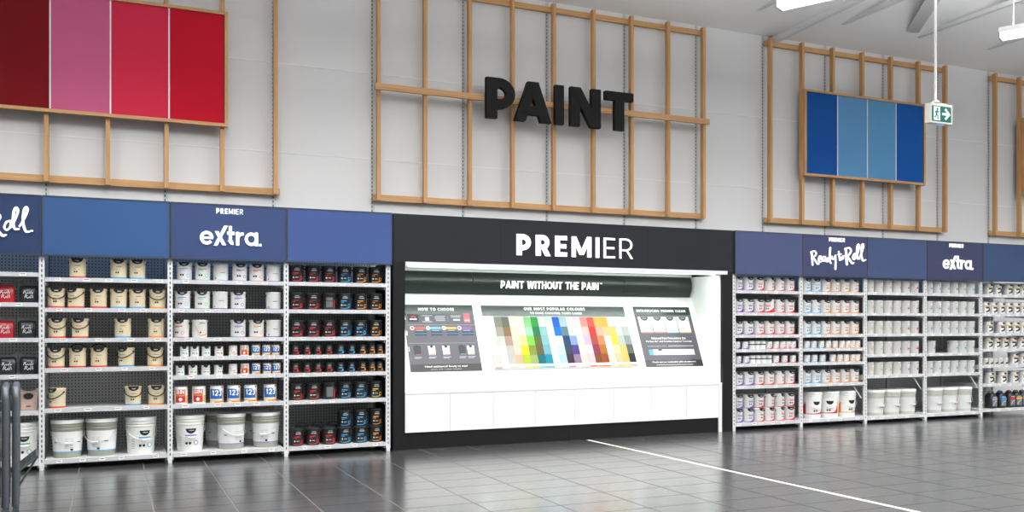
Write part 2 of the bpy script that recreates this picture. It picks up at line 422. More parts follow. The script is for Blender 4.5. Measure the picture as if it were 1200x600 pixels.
# ------------------------------------------------------------------ oak frames on the wall with colour panels
FY = YW - 0.03      # back of the frames
def oak_frame(name_label, x0, n, z0, z1, skip=()):
    t = thing('wooden_frame', name_label, 'wall frame', (x0, FY, z0), group='oak frames on the wall')
    H = z1 - z0; L = 0.6 * (n - 1)
    M().box(-.055, L + .055, -.045, 0, .0, .075).build('rail', WOODH, t)
    M().box(-.055, L + .055, -.045, 0, H - .10, H - .03).build('rail', WOODH, t)
    me = M().box(-.0225, .0225, -.115, -.045, 0, H).mesh('post', WOODV)
    for i in range(n): obj('post', me, t, (.6 * i, 0, 0))
    for q in (0, L): M().box(q - .015, q + .015, 0, .029, .02, .06).build('wall_bracket', METAL, t)
    return t
paint_frame = oak_frame('large oak slat frame behind the black letters', 3.012, 9, 2.985, 5.735)
M().box(-.06, 4.86, -.16, -.115, 1.345, 1.42).build('cross_rail', WOODH, paint_frame)
def panels(t, xs, z0, z1, hexes, lab):
    """painted boards in front of the posts, with an oak surround and pale divider strips"""
    x0, x1 = xs[0], xs[-1]
    M().box(x0 - .04, x1 + .04, -.17, -.115, z0 - .035, z0).build('panel_rail', WOODH, t)
    M().box(x0 - .04, x1 + .04, -.17, -.115, z1, z1 + .035).build('panel_rail', WOODH, t)
    for x in (x0 - .04, x1 + .005): M().box(x, x + .035, -.17, -.115, z0, z1).build('panel_stile', WOODV, t)
    for i, c in enumerate(hexes):
        M().box(xs[i] + .003, xs[i + 1] - .003, -.155, -.117, z0 + .002, z1 - .002).build('colour_panel', mat(c, .6, noise=.03, scale=2, name='panel_' + c[1:], spec=.15), t)
    for x in xs[1:-1]: M().box(x - .008, x + .008, -.158, -.116, z0 + .002, z1 - .002).build('divider', mat('#e8e6ea', .4), t)
rf = oak_frame('oak slat frame holding the red and pink panels', -1.828, 7, 2.985, 5.735)
panels(rf, [.638, 1.238, 1.826, 2.424, 3.014], .765, 2.005, ['#760410', '#c75f86', '#d22a48', '#c00426'], '')
bf = oak_frame('oak slat frame holding the four blue panels', 9.015, 7, 2.985, 5.735)
panels(bf, [.625, 1.235, 1.84, 2.44, 3.03], .765, 2.005, ['#0c4f9c', '#5f95c4', '#5b95c2', '#0c57a8'], '')
gf = oak_frame('oak slat frame cut off by the right edge', 13.79, 7, 2.985, 5.735)
panels(gf, [.64, 1.24, 1.84, 2.44, 3.03], .765, 2.005, ['#2b2a4a', '#6a5a9a', '#8a7ab5', '#3a2f6a'], '')

# black letters fixed to the cross rail
t = thing('paint_sign', 'big black three-dimensional letters spelling PAINT on the oak frame', 'sign', (4.387, YW - .195, 4.10))
for ch, x0, x1 in (('P', 0, .41), ('A', .395, .92), ('I', .98, 1.105), ('N', 1.205, 1.66), ('T', 1.735, 2.17)):
    w = .24; gl, adv = glyph(ch, w); sx = (x1 - x0) / (adv * .52); mm = M()
    draw_glyph(mm, gl, w, x0, 0, .52, 0, .07, 'xz', sx)
    mm.build('letter', LETB, t)

# ------------------------------------------------------------------ blue light box signs over the shelving
def script_strokes():
    """brush script, units of a drawing grid (x right, y down)"""
    R1 = [([(104, 316), (112, 330), (120, 400), (126, 490)], [30, 34, 34, 30]), ([(108, 312), (150, 300), (176, 325), (166, 358), (132, 388)], 22),
          ([(132, 388), (165, 432), (195, 478), (216, 474)], [24, 28, 26, 16])]
    e = [([(206, 432), (240, 402), (246, 378), (226, 370), (210, 402), (216, 448), (246, 446)], 20)]
    a = [([(302, 382), (278, 376), (260, 410), (270, 440), (292, 424), (304, 384), (302, 432), (322, 446)], 20)]
    d = [([(352, 392), (326, 402), (320, 436), (340, 446), (360, 405)], 20), ([(372, 255), (366, 360), (368, 440), (386, 470)], [32, 30, 26, 20])]
    y = [([(396, 372), (402, 408), (424, 408), (446, 362)], 20), ([(446, 360), (448, 450), (446, 550)], [22, 28, 32])]
    to = [([(494, 305), (502, 380), (508, 425), (524, 424)], [22, 24, 22, 16]), ([(478, 348), (530, 340)], 16),
          ([(545, 372), (530, 394), (544, 414), (560, 394), (546, 372), (572, 364)], 16)]
    R2 = [([(588, 268), (596, 290), (602, 390), (610, 488)], [32, 38, 40, 36]), ([(592, 262), (642, 254), (668, 288), (655, 332), (616, 372)], 26),
          ([(616, 372), (655, 430), (685, 472), (708, 464)], [28, 32, 30, 18])]
    oll = [([(738, 332), (712, 342), (696, 390), (710, 418), (734, 392), (740, 336), (760, 330)], 22),
           ([(742, 392), (766, 322), (786, 240), (776, 206), (760, 240), (754, 350), (766, 406), (792, 408)], [18, 22, 26, 28, 30, 30, 28, 20]),
           ([(796, 384), (830, 302), (850, 226), (840, 200), (825, 240), (820, 350), (838, 428), (862, 432)], [18, 22, 26, 28, 30, 30, 28, 20])]
    dot = [([(874, 424), (882, 424)], 18)]
    return R1 + e + a + d + y + to + R2 + oll + dot
def script_words(t, u0, z0, name, only=None):
    """unit origin u=480, v=370 goes to local (u0, z0)"""
    mm = M()
    for sn, (pts, w) in enumerate(script_strokes()):
        if only and min(p[0] for p in pts) < only: continue
        q = []
        # refine the stroke with a spline
        P = [pts[0]] + list(pts) + [pts[-1]]; Wd = [w] * len(pts) if not isinstance(w, list) else w; ws = []
        for i in range(1, len(P) - 2):
            for s in range(5):
                f = s / 5; a, b, c, dd = P[i - 1], P[i], P[i + 1], P[i + 2]
                h = lambda k: .5 * (2 * b[k] + (c[k] - a[k]) * f + (2 * a[k] - 5 * b[k] + 4 * c[k] - dd[k]) * f * f + (3 * b[k] - a[k] - 3 * c[k] + dd[k]) * f ** 3)
                q.append((h(0), h(1))); ws.append(Wd[i - 1] * (1 - f) + Wd[i] * f)
        q.append(pts[-1]); ws.append(Wd[-1])
        Q = [(u0 + (u - 480) * .00131, z0 - ((v - .039 * (u - 490)) - 370) * .00103) for u, v in q]
        mm.ribbon(Q, [x * .00076 for x in ws], 0, .012 + sn * .0003, 'xz', caps=True)
    mm.build(name, LETW, t)
def extra_word(t, x0, x1, z, h):
    """heavy round lower case word; h is the x-height"""
    w = .225; x = 0; r = .5 - w / 2; parts = []
    def go(strokes, adv):
        nonlocal x; parts.append((strokes, x)); x += adv + .1
    go([('r', arc(.5, .5, r, r, -38, -360, 26)), ('p', [(.16, .42), (.97, .42), (.97, .58), (.16, .58)])], .98)
    go([('p', [(-.06, -.06), (.20, -.06), (.98, 1.42), (.72, 1.42)]), ('p', [(.02, 1), (.29, 1), (.86, 0), (.59, 0)])], .84)
    go([('r', [(.24, 1.42), (.24, .34)] + arc(.44, .34, .2, .2, 180, 280, 8)), ('p', [(0, .78), (.56, .78), (.56, 1), (0, 1)])], .58)
    go([('p', [(0, 0), (w, 0), (w, 1), (0, 1)]), ('r', arc(.5, .5, .37, .37, 175, 80, 8))], .56)
    go([('c', arc(.5, .5, r, r, 0, 360, 28)[:-1]), ('p', [(1 - w, 0), (1, 0), (1, 1), (1 - w, 1)])], 1.0)
    go([('p', [(0, 0), (.17, 0), (.17, .17), (0, .17)])], .17)
    s = (x1 - x0) / (x - .1)
    for strokes, px in parts[:]:
        b = M()
        for n, (kind, pts) in enumerate(strokes):
            q = [(x0 + (px + u) * s, z + v * h) for u, v in pts]
            if kind == 'p': b.poly(q, 0, .012 + n * .0005, 'xz')
            else: b.ribbon(q, w * s, 0, .012 + n * .0005, 'xz', closed=(kind == 'c'))
        b.build('letter', LETW, t)
PREMW = [.20, .20, .19, .16, .15, .11, .10]
def light_box(k0, k1, colour, label, extra=0.0):
    x0, x1 = PX(k0), PX(k1)
    t = thing('light_box_sign', label, 'sign', (x0, YF - .03, 2.142), group='blue light box signs')
    Wd = x1 - x0
    fr = mat('#3c4046', .45, name='sign_frame')
    M().box(.008, Wd - .008, .0, .075, .012, .588).build('light_box', mat('#2c3c60', .5, name='box_back'), t)
    M().box(.02, Wd - .02, .0755, .079, .02, .30).build('rear_diffuser', mat('#6a9ad4', .5, emit=.75, name='lit_blue_diffuser'), t)
    M().box(.004, Wd - .004, .081, .74, .586, .594).build('added_light_stop', fr, t)  # unseen plate added to keep the blue rear glow off the wall above
    M().box(.012, Wd - .012, -.004, -.0001, .014, .586).build('fabric_face', mat(colour, .55, emit=.05, noise=.04, scale=1.2, spec=.2), t)
    M().box(.002, Wd - .002, -.008, .025, 0, .012).build('frame_bar', fr, t)
    M().box(.002, Wd - .002, -.008, .08, .588, .600).build('frame_bar', fr, t)
    for x in (.002, Wd - .010): M().box(x, x + .008, -.008, .08, .012, .588).build('frame_bar', fr, t)
    return t
LB = {}
LB[-1] = light_box(-1, 0, '#2c3b5e', 'navy light box sign with white brush script, at the left edge')
LB[0] = light_box(0, 1, '#345482', 'plain blue light box sign over the cream pails')
LB[1] = light_box(1, 2, '#384770', 'navy light box sign with small and large white words, left of display')
LB[2] = light_box(2, 3, '#3f5387', 'plain blue light box sign over the black cans')
LB[7] = light_box(7.02, 8, '#454d70', 'plain grey-blue light box sign just right of the display')
LB[8] = light_box(8, 9, '#3d4262', 'navy light box sign with white brush script, right of display')
LB[9] = light_box(9, 10, '#3d4b6e', 'plain blue light box sign between two lettered signs')
LB[10] = light_box(10, 11, '#3a3e5a', 'dark navy light box sign with white words, toward right edge')
LB[11] = light_box(11, 12, '#384869', 'plain blue light box sign at the right edge')
def lettered(k, fn):
    t = LB[k]; old = set(c.name for c in t.children); fn(t)
    for c in t.children:
        if c.name not in old: c.location.y = -.005
lettered(-1, lambda t: script_words(t, -.714 - (878 - 480) * .00131 - PX(-1), 2.382 + (424 - .039 * 388 - 370) * .00103 - 2.142, 'brush_script', None))
lettered(8, lambda t: script_words(t, 9.60 - PX(8), 2.445 - 2.142, 'brush_script'))
lettered(1, lambda t: (extra_word(t, .864 - PX(1), 1.498 - PX(1), 2.305 - 2.142, .145), caps('PREMIER', 1.03 - PX(1), 1.305 - PX(1), 2.64 - 2.142, .056, PREMW, LETW, 'lettering', t, 0, .008, gap=.26)))
lettered(10, lambda t: (extra_word(t, 11.69 - PX(10), 12.34 - PX(10), 2.315 - 2.142, .145), caps('PREMIER', 11.83 - PX(10), 12.13 - PX(10), 2.65 - 2.142, .056, PREMW, LETW, 'lettering', t, 0, .008, gap=.26)))
lettered(8, lambda t: caps('PREMIER', 9.44 - PX(8), 9.735 - PX(8), 2.652 - 2.142, .056, PREMW, LETW, 'lettering', t, 0, .008, gap=.26))

# ------------------------------------------------------------------ the lit paint display
t = disp = thing('paint_display', 'black and white lit paint display counter in the middle of the wall', 'display', (2.985, YF, 0))
ox = 2.985; Wd = 7.765 - ox
def dbox(name, x0, x1, y0, y1, z0, z1, m, par=None): return M().box(x0 - ox, x1 - ox, y0 - YF, y1 - YF, z0, z1).build(name, m, par or disp)
# header in three boards
hx = [2.985, 4.329, 6.42, 7.765]
for a, b in zip(hx, hx[1:]): dbox('header_board', a + .001, b - .001, YF - .02, YF + .10, 2.185, 2.74, HEADB)
dbox('side_panel', 2.985, 3.125, YF - .02, 10.98, 0, 2.184, BLACK)
dbox('side_panel', 7.605, 7.765, YF - .02, 10.98, 0, 2.184, BLACK)
dbox('light_rail', 3.126, 7.66, YF - .045, YF + .03, 2.135, 2.184, mat('#d9d9de', .4, name='pale_rail'))
dbox('soffit', 3.126, 7.604, YF + .03, 10.98, 2.166, 2.184, DISPW)
led = dbox('led_bar', 3.2, 7.55, YF + .06, YF + .11, 2.135, 2.165, mat('#f4fff8', .4, emit=3, name='lit_led_bar'))
dbox('back_board', 3.126, 7.604, 10.93, 10.98, .2, 2.165, DISPW)
dbox('inner_side', 3.126, 3.136, YF + .03, 10.929, .67, 2.13, DISPW)
dbox('inner_side', 7.590, 7.604, YF + .03, 10.929, .67, 2.13, DISPW)
# worktop, sloping board, drawers, plinth
dbox('worktop', 3.126, 7.604, YF - .005, 10.92, .645, .668, WHITE)
SLOPE = math.atan2(.82, .36); SY0, SZ0 = 10.402, .668
sm = M(); ln = 1.28
a = [(3.137 - ox, 0, 0), (7.589 - ox, 0, 0)]
yt, zt = SY0 + ln * cos(SLOPE), SZ0 + ln * sin(SLOPE)
sm.add([(3.137 - ox, SY0 - YF, SZ0), (7.589 - ox, SY0 - YF, SZ0), (7.589 - ox, yt - YF, zt), (3.137 - ox, yt - YF, zt),
        (3.137 - ox, yt - YF, SZ0), (7.589 - ox, yt - YF, SZ0)], [(0, 1, 2, 3), (3, 2, 5, 4), (0, 4, 5, 1), (0, 3, 4), (1, 5, 2)])
sm.build('sloping_board', DISPW, disp)
dx = [3.127, 3.685, 4.24, 4.802, 5.355, 5.915, 6.479, 7.03, 7.552]
for a, b in zip(dx, dx[1:]): dbox('drawer_front', a + .002, b - .002, YF, YF + .03, .197, .642, WHITE)
dbox('carcass', 3.126, 7.552, YF + .032, 10.92, .197, .644, mat('#cfcfcd', .6))
dbox('end_post', 7.554, 7.604, YF - .002, 10.9, 0, .644, WHITE)
for a, b in ((3.126, 5.28), (5.282, 6.40), (6.402, 7.553)): dbox('plinth', a, b, YF + .02, YF + .05, 0, .196, BLACK)
# header lettering with falling stroke weight
caps('PREMIER', 4.536 - ox, 6.184 - ox, 2.305, .258, [.24, .23, .22, .19, .17, .105, .085], LETW, 'letter', disp, .022, .034, 'xz', gap=.22, each=True)
# curved valance in three sheets
def valance(x0, x1):
    mm = M(); n = 10; vs = []; fs = []
    for i in range(n + 1):
        a = -1 + 2 * i / n; z = 1.985 + a * .14; y = 10.90 - .05 * (1 - a * a) - .03 * (a + 1) * .5
        vs += [(x0 + .003 - ox, y - YF, z), (x1 - .003 - ox, y - YF, z), (x0 + .003 - ox, y + .012 - YF, z), (x1 - .003 - ox, y + .012 - YF, z)]
    for i in range(n):
        p, q = 4 * i, 4 * i + 4
        fs += [(p, p + 1, q + 1, q), (p + 2, q + 2, q + 3, p + 3), (p, q, q + 2, p + 2), (p + 1, p + 3, q + 3, q + 1)]
    fs += [(0, 2, 3, 1), (4 * n, 4 * n + 1, 4 * n + 3, 4 * n + 2)]
    mm.add(vs, fs); return mm.build('valance', GLOSSB, disp, smooth=40)
v1, v2, v3 = valance(3.14, 4.215), valance(4.215, 6.44), valance(6.44, 7.545)
caps('PAINT WITHOUT THE PAIN', 4.60 - ox, 6.03 - ox, 1.925, .098, .19, LETW, 'lettering', v2, YF - 10.84, YF - 10.828, 'xz', gap=.14, each='word')
small_text('TM', 6.065 - ox, 2.0, .02, .04, LETW, v2, 'xz', YF - 10.826)
ar = bpy.data.lights.new('led_glow', 'AREA'); ar.shape = 'RECTANGLE'; ar.size = 4.3; ar.size_y = .05; ar.energy = DISPLAY_WATT
ar.color = (.90, 1, .94)
lo = obj('led_glow', ar, disp, (5.37 - ox, .085, 2.13)); lo.rotation_euler = (radians(24), 0, 0)

# ------------------------------------------------------------------ posters and chip rack on the sloping board
def on_board(name, label, cat, x, up):
    """Empty lying on the sloping board: local x right, local y up the slope, local z out of it"""
    s = .0015
    return thing(name, label, cat, (x, SY0 + up * cos(SLOPE) - s * sin(SLOPE), SZ0 + up * sin(SLOPE) + s * cos(SLOPE)), (SLOPE, 0, 0))
GREY = mat('#4d4b54', .42, name='poster_grey'); HEAD = mat('#2f3934', .25, name='poster_header'); FOOT = mat('#1f1f22', .3, name='poster_footer')
UP0 = .235
PW, PH = .925, .895
def r(mm, x0, x1, y0, y1, d=.0022): return mm.rect(x0, x1, y0, y1, d - .0006, d, 'xy')
def part(name, material, par, rects=(), discs=(), d=.0024):
    mm = M()
    for q in rects: r(mm, *q, d)
    for (u, v, rr) in discs: mm.disc(u, v, rr, d - .0006, d, 'xy')
    return mm.build(name, material, par)
def poster(x, label):
    t = on_board('poster', label, 'poster', x, UP0)
    M().rect(-.012, PW + .012, -.012, PH + .006, 0, .0012, 'xy').build('white_border', PRINTW, t)
    part('sheet', GREY, t, [(0, PW, .10, PH - .12)], d=.0018)
    part('header_band', HEAD, t, [(0, PW, PH - .12, PH)], d=.0018); part('footer_band', FOOT, t, [(0, PW, 0, .10)], d=.0018)
    return t
t = poster(3.285, 'grey how-to-choose poster with icons and small pails on the sloping board')
caps('HOW TO CHOOSE', .20, .67, PH - .082, .040, .24, PRINTW, 'lettering', t, .0018, .0026, 'xy', gap=.15)
part('icon_tile', PRINTK, t, [(.05, .19, .66, .76)])
part('icon_mark', mat('#d8404c', .5), t, [(.10, .15, .73, .74)], [(.105, .728, .012), (.145, .722, .012)], d=.003)
part('text_line', PRINTW, t, [(.075, .165, .69, .705)], d=.003)
part('icon_box', PRINTW, t, [(.275, .325, .68, .725)]); 
for q, (a, b) in enumerate(((.30, .742), (.30, .66), (.47, .735), (.47, .715), (.47, .695), (.47, .675), (.68, .742), (.68, .725))):
    part('text_line', PRINTG, t, [(a - .07 + (q % 3) * .006, a + .07 - (q % 2) * .01, b, b + .008)])
part('divider', PRINTG, t, [(.57, .572, .66, .76), (.03, .90, .62, .622), (.03, .90, .375, .377)])
part('icon_label', PRINTW, t, [(.64, .73, .68, .70)])
part('paint_sample', mat('#f0606a', .5), t, [(.785, .865, .655, .775)]); part('sample_label', PRINTW, t, [(.795, .855, .675, .69)], d=.003)
for q, c in enumerate(('#e0483e', '#5fb2dd', '#eba23a', '#7a4aa5')):
    a = .09 + q * .205
    part('price_bar', mat(c, .5), t, [(a, a + .165, .565, .592)]); part('number_disc', PRINTW, t, [], [(a, .578, .026)], d=.0028)
    part('number_dot', mat(c, .5), t, [], [(a, .578, .017)], d=.0034)
    w = .15
    part('tin_strip', mat('#17263f', .5), t, [(a + .03, a + .03 + w, .475, .535)]); part('tin_highlight', mat('#3f78a8', .5), t, [(a + .03, a + .03 + w, .50, .508)], d=.003)
    part('text_line', PRINTG, t, [(a + .05, a + .14, .543, .549)])
for a in (.12, .305, .49, .70, .885 - .07):
    dark = a in (.12, .70); c = '#25282a' if dark else '#eee8da'
    mm = M(); mm.poly([(a - .042, .22), (a + .042, .22), (a + .048, .34), (a - .048, .34)], .0018, .0024, 'xy'); pl = mm.build('pail_picture', mat(c, .5), t)
    part('pail_notch', PRINTK, pl, [], [(a, .332, .02)], d=.003)
    part('pail_stripe', mat({.12: '#c03a3a', .305: '#d04a40', .49: '#c83848', .70: '#3aa06a'}.get(a, '#3a9a5a'), .5), pl, [(a - .03, a + .042, .222, .232)], d=.003)
    part('text_line', PRINTG, t, [(a - .05, a + .05, .19, .196), (a - .05, a + .03, .175, .181)])
for y, s in ((.69, 'START'), (.48, 'FINISH'), (.27, 'CHOOSE')): part('side_mark', PRINTW, t, [(.012, .022, y, y + .06)])
small_text('Need assistance? Ready to mix?', PW / 2, .052, .030, .55, PRINTW, t, d=.0026, bold=.012)
small_text('Speak with a team member', PW / 2, .022, .020, .40, PRINTG, t, d=.0026)

t = poster(6.575, 'grey poster showing four white pails, at the right of the display')
caps('INTRODUCING PREMIER CLEAN', .05, .85, PH - .080, .036, .24, PRINTW, 'lettering', t, .0018, .0026, 'xy', gap=.15)
for q, c in enumerate(('#e2564e', '#e2484a', '#5ab0d8', '#eaa24a')):
    a = .145 + q * .208
    mm = M(); mm.poly([(a - .095, .50), (a + .095, .50), (a + .10, .745), (a - .10, .745)], .0018, .0024, 'xy'); pl = mm.build('pail_picture', mat('#f3f1ea', .5), t)
    M().poly([(a + .062 * cos(radians(x)), .742 + .06 * sin(radians(x))) for x in range(180, 361, 15)], .0024, .003, 'xy').build('pail_notch', mat('#2c3a33', .4), pl)
    part('notch_mark', PRINTG, pl, [(a - .03, a + .03, .712, .722)], d=.0036)
    part('pail_stripe', mat(c, .5), pl, [(a - .095, a + .095, .50, .514)], d=.003)
    part('pail_dot', PRINTK, pl, [], [(a - .03, .565, .009), (a + .0, .565, .009)], d=.003)
small_text('Advanced Paint Formulations that', PW / 2, .405, .034, .56, PRINTW, t, d=.0026, bold=.01)
small_text('Purifies Air* and Provides Superior Coverage', PW / 2, .355, .034, .74, PRINTW, t, d=.0026, bold=.01)
small_text("Formulated without VOC's", .25, .295, .022, .30, PRINTG, t, d=.0026); part('text_line', PRINTG, t, [(.43, .84, .30, .31)])
part('product_strip', PRINTW, t, [(.10, .83, .175, .255)])
part('strip_badge', mat('#3a9fd6', .4), t, [(.10, .165, .175, .255)], d=.003); part('strip_mark', PRINTK, t, [(.25, .31, .235, .255)], d=.003)
small_text('Check out our sustainable paint accessories!', PW / 2, .055, .028, .70, PRINTW, t, d=.0026, bold=.012)
part('text_line', PRINTG, t, [(.17, .755, .026, .034)])

# colour chips: five overlapping rows of twenty
CH = ['#f1efe6 #9a9788 #74776e #ebe8da #f0eddf #98d690 #36a548 #e6f1e6 #dcebe0 #2a66d2 #b4d3de #eef1f8 #eedff6 #f79a90 #f55f54 #f5c25c #f4be54 #f6f2e4 #f2f5ec #ebf0ea',
      '#eeebe0 #a9a797 #987850 #e4ddc8 #f0e8d2 #a8deba #258054 #98c8ca #f0f4ee #0a7ae2 #688592 #dfe9f6 #e6e9e8 #f6c6c4 #f23c36 #f6b6a2 #f6ca92 #f5d070 #d2dbd8 #c6cdc8',
      '#e4e2d7 #d3d9d2 #bb9d8d #ecdcc6 #efe794 #86d64e #60703c #8fc6ce #f2f5f0 #e0eef6 #2a4674 #8da8e8 #eeeeea #f4bcd4 #b64e42 #f58c60 #efebe6 #f5d742 #c2ccc8 #9aa7a1',
      '#eeece4 #e3e6e3 #cdc8bd #ead6c0 #eadf1c #8b9d42 #6e5f42 #76bacc #ecf3f0 #d0e3f2 #32465c #573c90 #e9e4e2 #f3dfe4 #9a3a5c #c2742e #f0f3f3 #f6e5b2 #f4cd7a #626d6b',
      '#dddbd3 #e6e9eb #cac7bf #e4bc94 #bad232 #a6b36c #0a727e #0f97b6 #dceef6 #b6d9e5 #3f2a3e #99839f #e8dbcf #f3cfd7 #884c26 #a84e20 #f4ebce #ddd0a8 #f4cc74 #272e30']
BASE = '#8f7c5c #e8e8e4 #ad9c80 #e8ccaa #aec41e #93aa40 #1e9cb0 #0e8eaa #dceef4 #a6d5e0 #a5649a #cdbccd #eed6c4 #d54c3e #cf7630 #bd5a20 #f2d690 #d29c44 #f2b634 #84908c'
t = on_board('paint_chip_rack', 'wide rack of coloured paint chips in five rows on the sloping board', 'chip rack', 4.372, UP0)
RW = 2.06; cw = RW / 20
M().rect(-.01, RW + .01, -.01, .74, 0, .003, 'xy').build('backing_board', PRINTW, t)
M().rect(-.045, RW - .005, .745, PH - .005, 0, .006, 'xy').build('header_band', HEAD, t)
caps('OUR MOST POPULAR COLOURS', .55, 1.45, .828, .042, .24, PRINTW, 'lettering', t, .006, .0068, 'xy', gap=.15)
caps('TO MAKE CHOOSING YOURS EASIER', .63, 1.39, .772, .030, .2, PRINTW, 'lettering', t, .006, .0068, 'xy', gap=.15)
rh = .132
chips = [c.split() for c in CH]
def deeper(h): return '#' + ''.join('%02x' % int(int(h[i:i + 2], 16) * .80) for i in (1, 3, 5))   # printed chips are duller than white laminate
for rr in range(5):
    for c in range(20):
        y1 = .735 - rr * rh; dz = .004 + .004 * rr
        mm = M()
        mm.add([(.001, -rh - .01, dz + .006), (cw - .001, -rh - .01, dz + .006), (cw - .001, 0, dz), (.001, 0, dz),
                (.001, -rh - .01, dz + .004), (cw - .001, -rh - .01, dz + .004), (cw - .001, 0, dz - .002), (.001, 0, dz - .002)],
               [(0, 1, 2, 3), (7, 6, 5, 4), (0, 4, 5, 1), (1, 5, 6, 2), (2, 6, 7, 3), (3, 7, 4, 0)])
        mm.build('colour_chip', mat(deeper(chips[rr][c]), .6, spec=.2), t, (c * cw, y1, 0))
for c, h in enumerate(BASE.split()):
    M().box(.001, cw - .001, 0, .055, .003, .034).build('chip_holder', mat('#e8e8e2', .5), t, (c * cw, .012, 0))
    M().box(.001, cw - .001, 0, .022, .034, .036).build('chip_tab', mat(h, .5), t, (c * cw, .012, 0))

# ------------------------------------------------------------------ shelving bays
STD = [.085, .595, .90, 1.10, 1.30, 1.605, 1.91]
SHELF = {-1: [.075, .578, .94, 1.305, 1.655, 1.955], 0: [.085, .595, 1.0, 1.30, 1.605, 1.91], 1: STD, 2: STD,
         7: STD, 8: STD, 9: [.075, .689, 1.0, 1.305, 1.612, 1.92], 10: [.075, .689, 1.0, 1.305, 1.612, 1.92],
         11: [.10, .497, .796, 1.055, 1.303, 1.612, 1.915]}
BAYNAME = {-1: 'leftmost bay', 0: 'third bay left of display', 1: 'second bay left of display', 2: 'bay left of display',
           7: 'bay right of display', 8: 'second bay right of display', 9: 'third bay right of display', 10: 'fourth bay right of display', 11: 'rightmost bay'}
BAYLAB = {-1: 'white steel shelving bay with paint pouches at the left edge', 0: 'white steel shelving bay of cream paint pails',
          1: 'white steel shelving bay of white pails and blue primer cans', 2: 'white steel shelving bay packed with black cans',
          7: 'white steel shelving bay of purple and red striped pails', 8: 'white steel shelving bay of blue and orange striped pails',
          9: 'white steel shelving bay of plain pails with yellow and red marks', 10: 'white steel shelving bay of plain pails with blue and green marks',
          11: 'white steel shelving bay with dark jugs at the right edge'}
TAG = mat('#f4f2ee', .5, name='price_ticket'); TAGR = mat('#b3424a', .5, name='price_ticket_red'); TAGK = mat('#6a6a70', .5, name='price_ticket_print')
post_me = M().box(-.025, .025, 0, .03, .035, 2.141).mesh('post', STEELW)
foot_me = M().box(-.02, .02, -.005, .04, 0, .035).box(-.0255, .0255, -.004, .05, .035, .05).mesh('foot', STEELW)
sm = M()
for i in range(41): sm.box(-.0055, .0055, -.0008, .001, .08 + .05 * i, .08 + .05 * i + .026)
slots_me = sm.mesh('slots', SLOT)
rear_me = M().box(-.02, .02, 0, .03, 0, 2.7).mesh('rear_post', STEELW)
def tickets(rng, L, red):
    mm = M(); x = .08 + rng.random() * .1
    while x < L - .12:
        mm.cur = 0; w = .05 + rng.random() * .02; mm.box(x, x + w, -.0015, -.0003, -.015, .013)
        mm.cur = 1 if rng.random() < red else 2
        mm.box(x + .006, x + w - .01, -.0022, -.0014, -.001, .006); x += .17 + rng.random() * .16
    return mm
def bay(k):
    x0 = PX(k); t = thing('shelving_bay', BAYLAB[k], 'shelving', (x0, YF, 0), group='white steel shelving bays')
    rng = random.Random(k + 50)
    ends = [0] if k not in (2,) else [0, 1.2]
    if k == 11: ends = [0, 1.2]
    for e in ends:
        if k == 7 and e == 0: e = .032
        if k == 2 and e == 1.2: e = 1.158
        p = obj('post', post_me, t, (e, 0, 0)); obj('slots', slots_me, p); obj('foot', foot_me, p)
        obj('rear_post', rear_me, t, (e, .735, 0))
    dark = k in (2,)
    M().box(.03, 1.17, 0, .012, .06, 2.69).build('pegboard', PEG, t, (0, .757, 0))
    for i, z in enumerate(SHELF[k]):
        xa, xb = (.028 if k != 7 else .06), (1.172 if k != 2 else 1.13)
        s = M().box(xa, xb, .012, .74, z - .012, z + .017).build('shelf', STEELW, t)
        M().box(xa - .002, xb + .002, -.004, .012, -.024, .019).build('price_strip', mat('#c3c4c8', .35, name='pale_price_strip'), s, (0, 0, z))
        tk = tickets(rng, 1.2, .6 if k in (1, 2) else .12).build('price_tickets', [TAG, TAGR, TAGK], s, (0, -.0045, z)); tk['kind'] = 'stuff'
        for e in (xa, xb - .012):
            M().add([(e, .03, -.012), (e, .5, -.012), (e, .5, -.03), (e, .03, -.055), (e + .012, .03, -.012), (e + .012, .5, -.012), (e + .012, .5, -.03), (e + .012, .03, -.055)],
                    [(0, 1, 2, 3), (7, 6, 5, 4), (0, 4, 5, 1), (1, 5, 6, 2), (2, 6, 7, 3), (3, 7, 4, 0)]).build('bracket', STEELW, s, (0, 0, z))
    if k in (8, 9, 10):
        z1 = SHELF[k][1] - .02
        M().tube([(1.0, .05, z1 - .002), (1.165, .05, z1 - .2)], .009, 6).build('brace', STEELW, t)
        M().box(.03, 1.17, .70, .72, .35, .37).build('back_bar', STEELW, t)
    return t
for k in SHELF: bay(k)

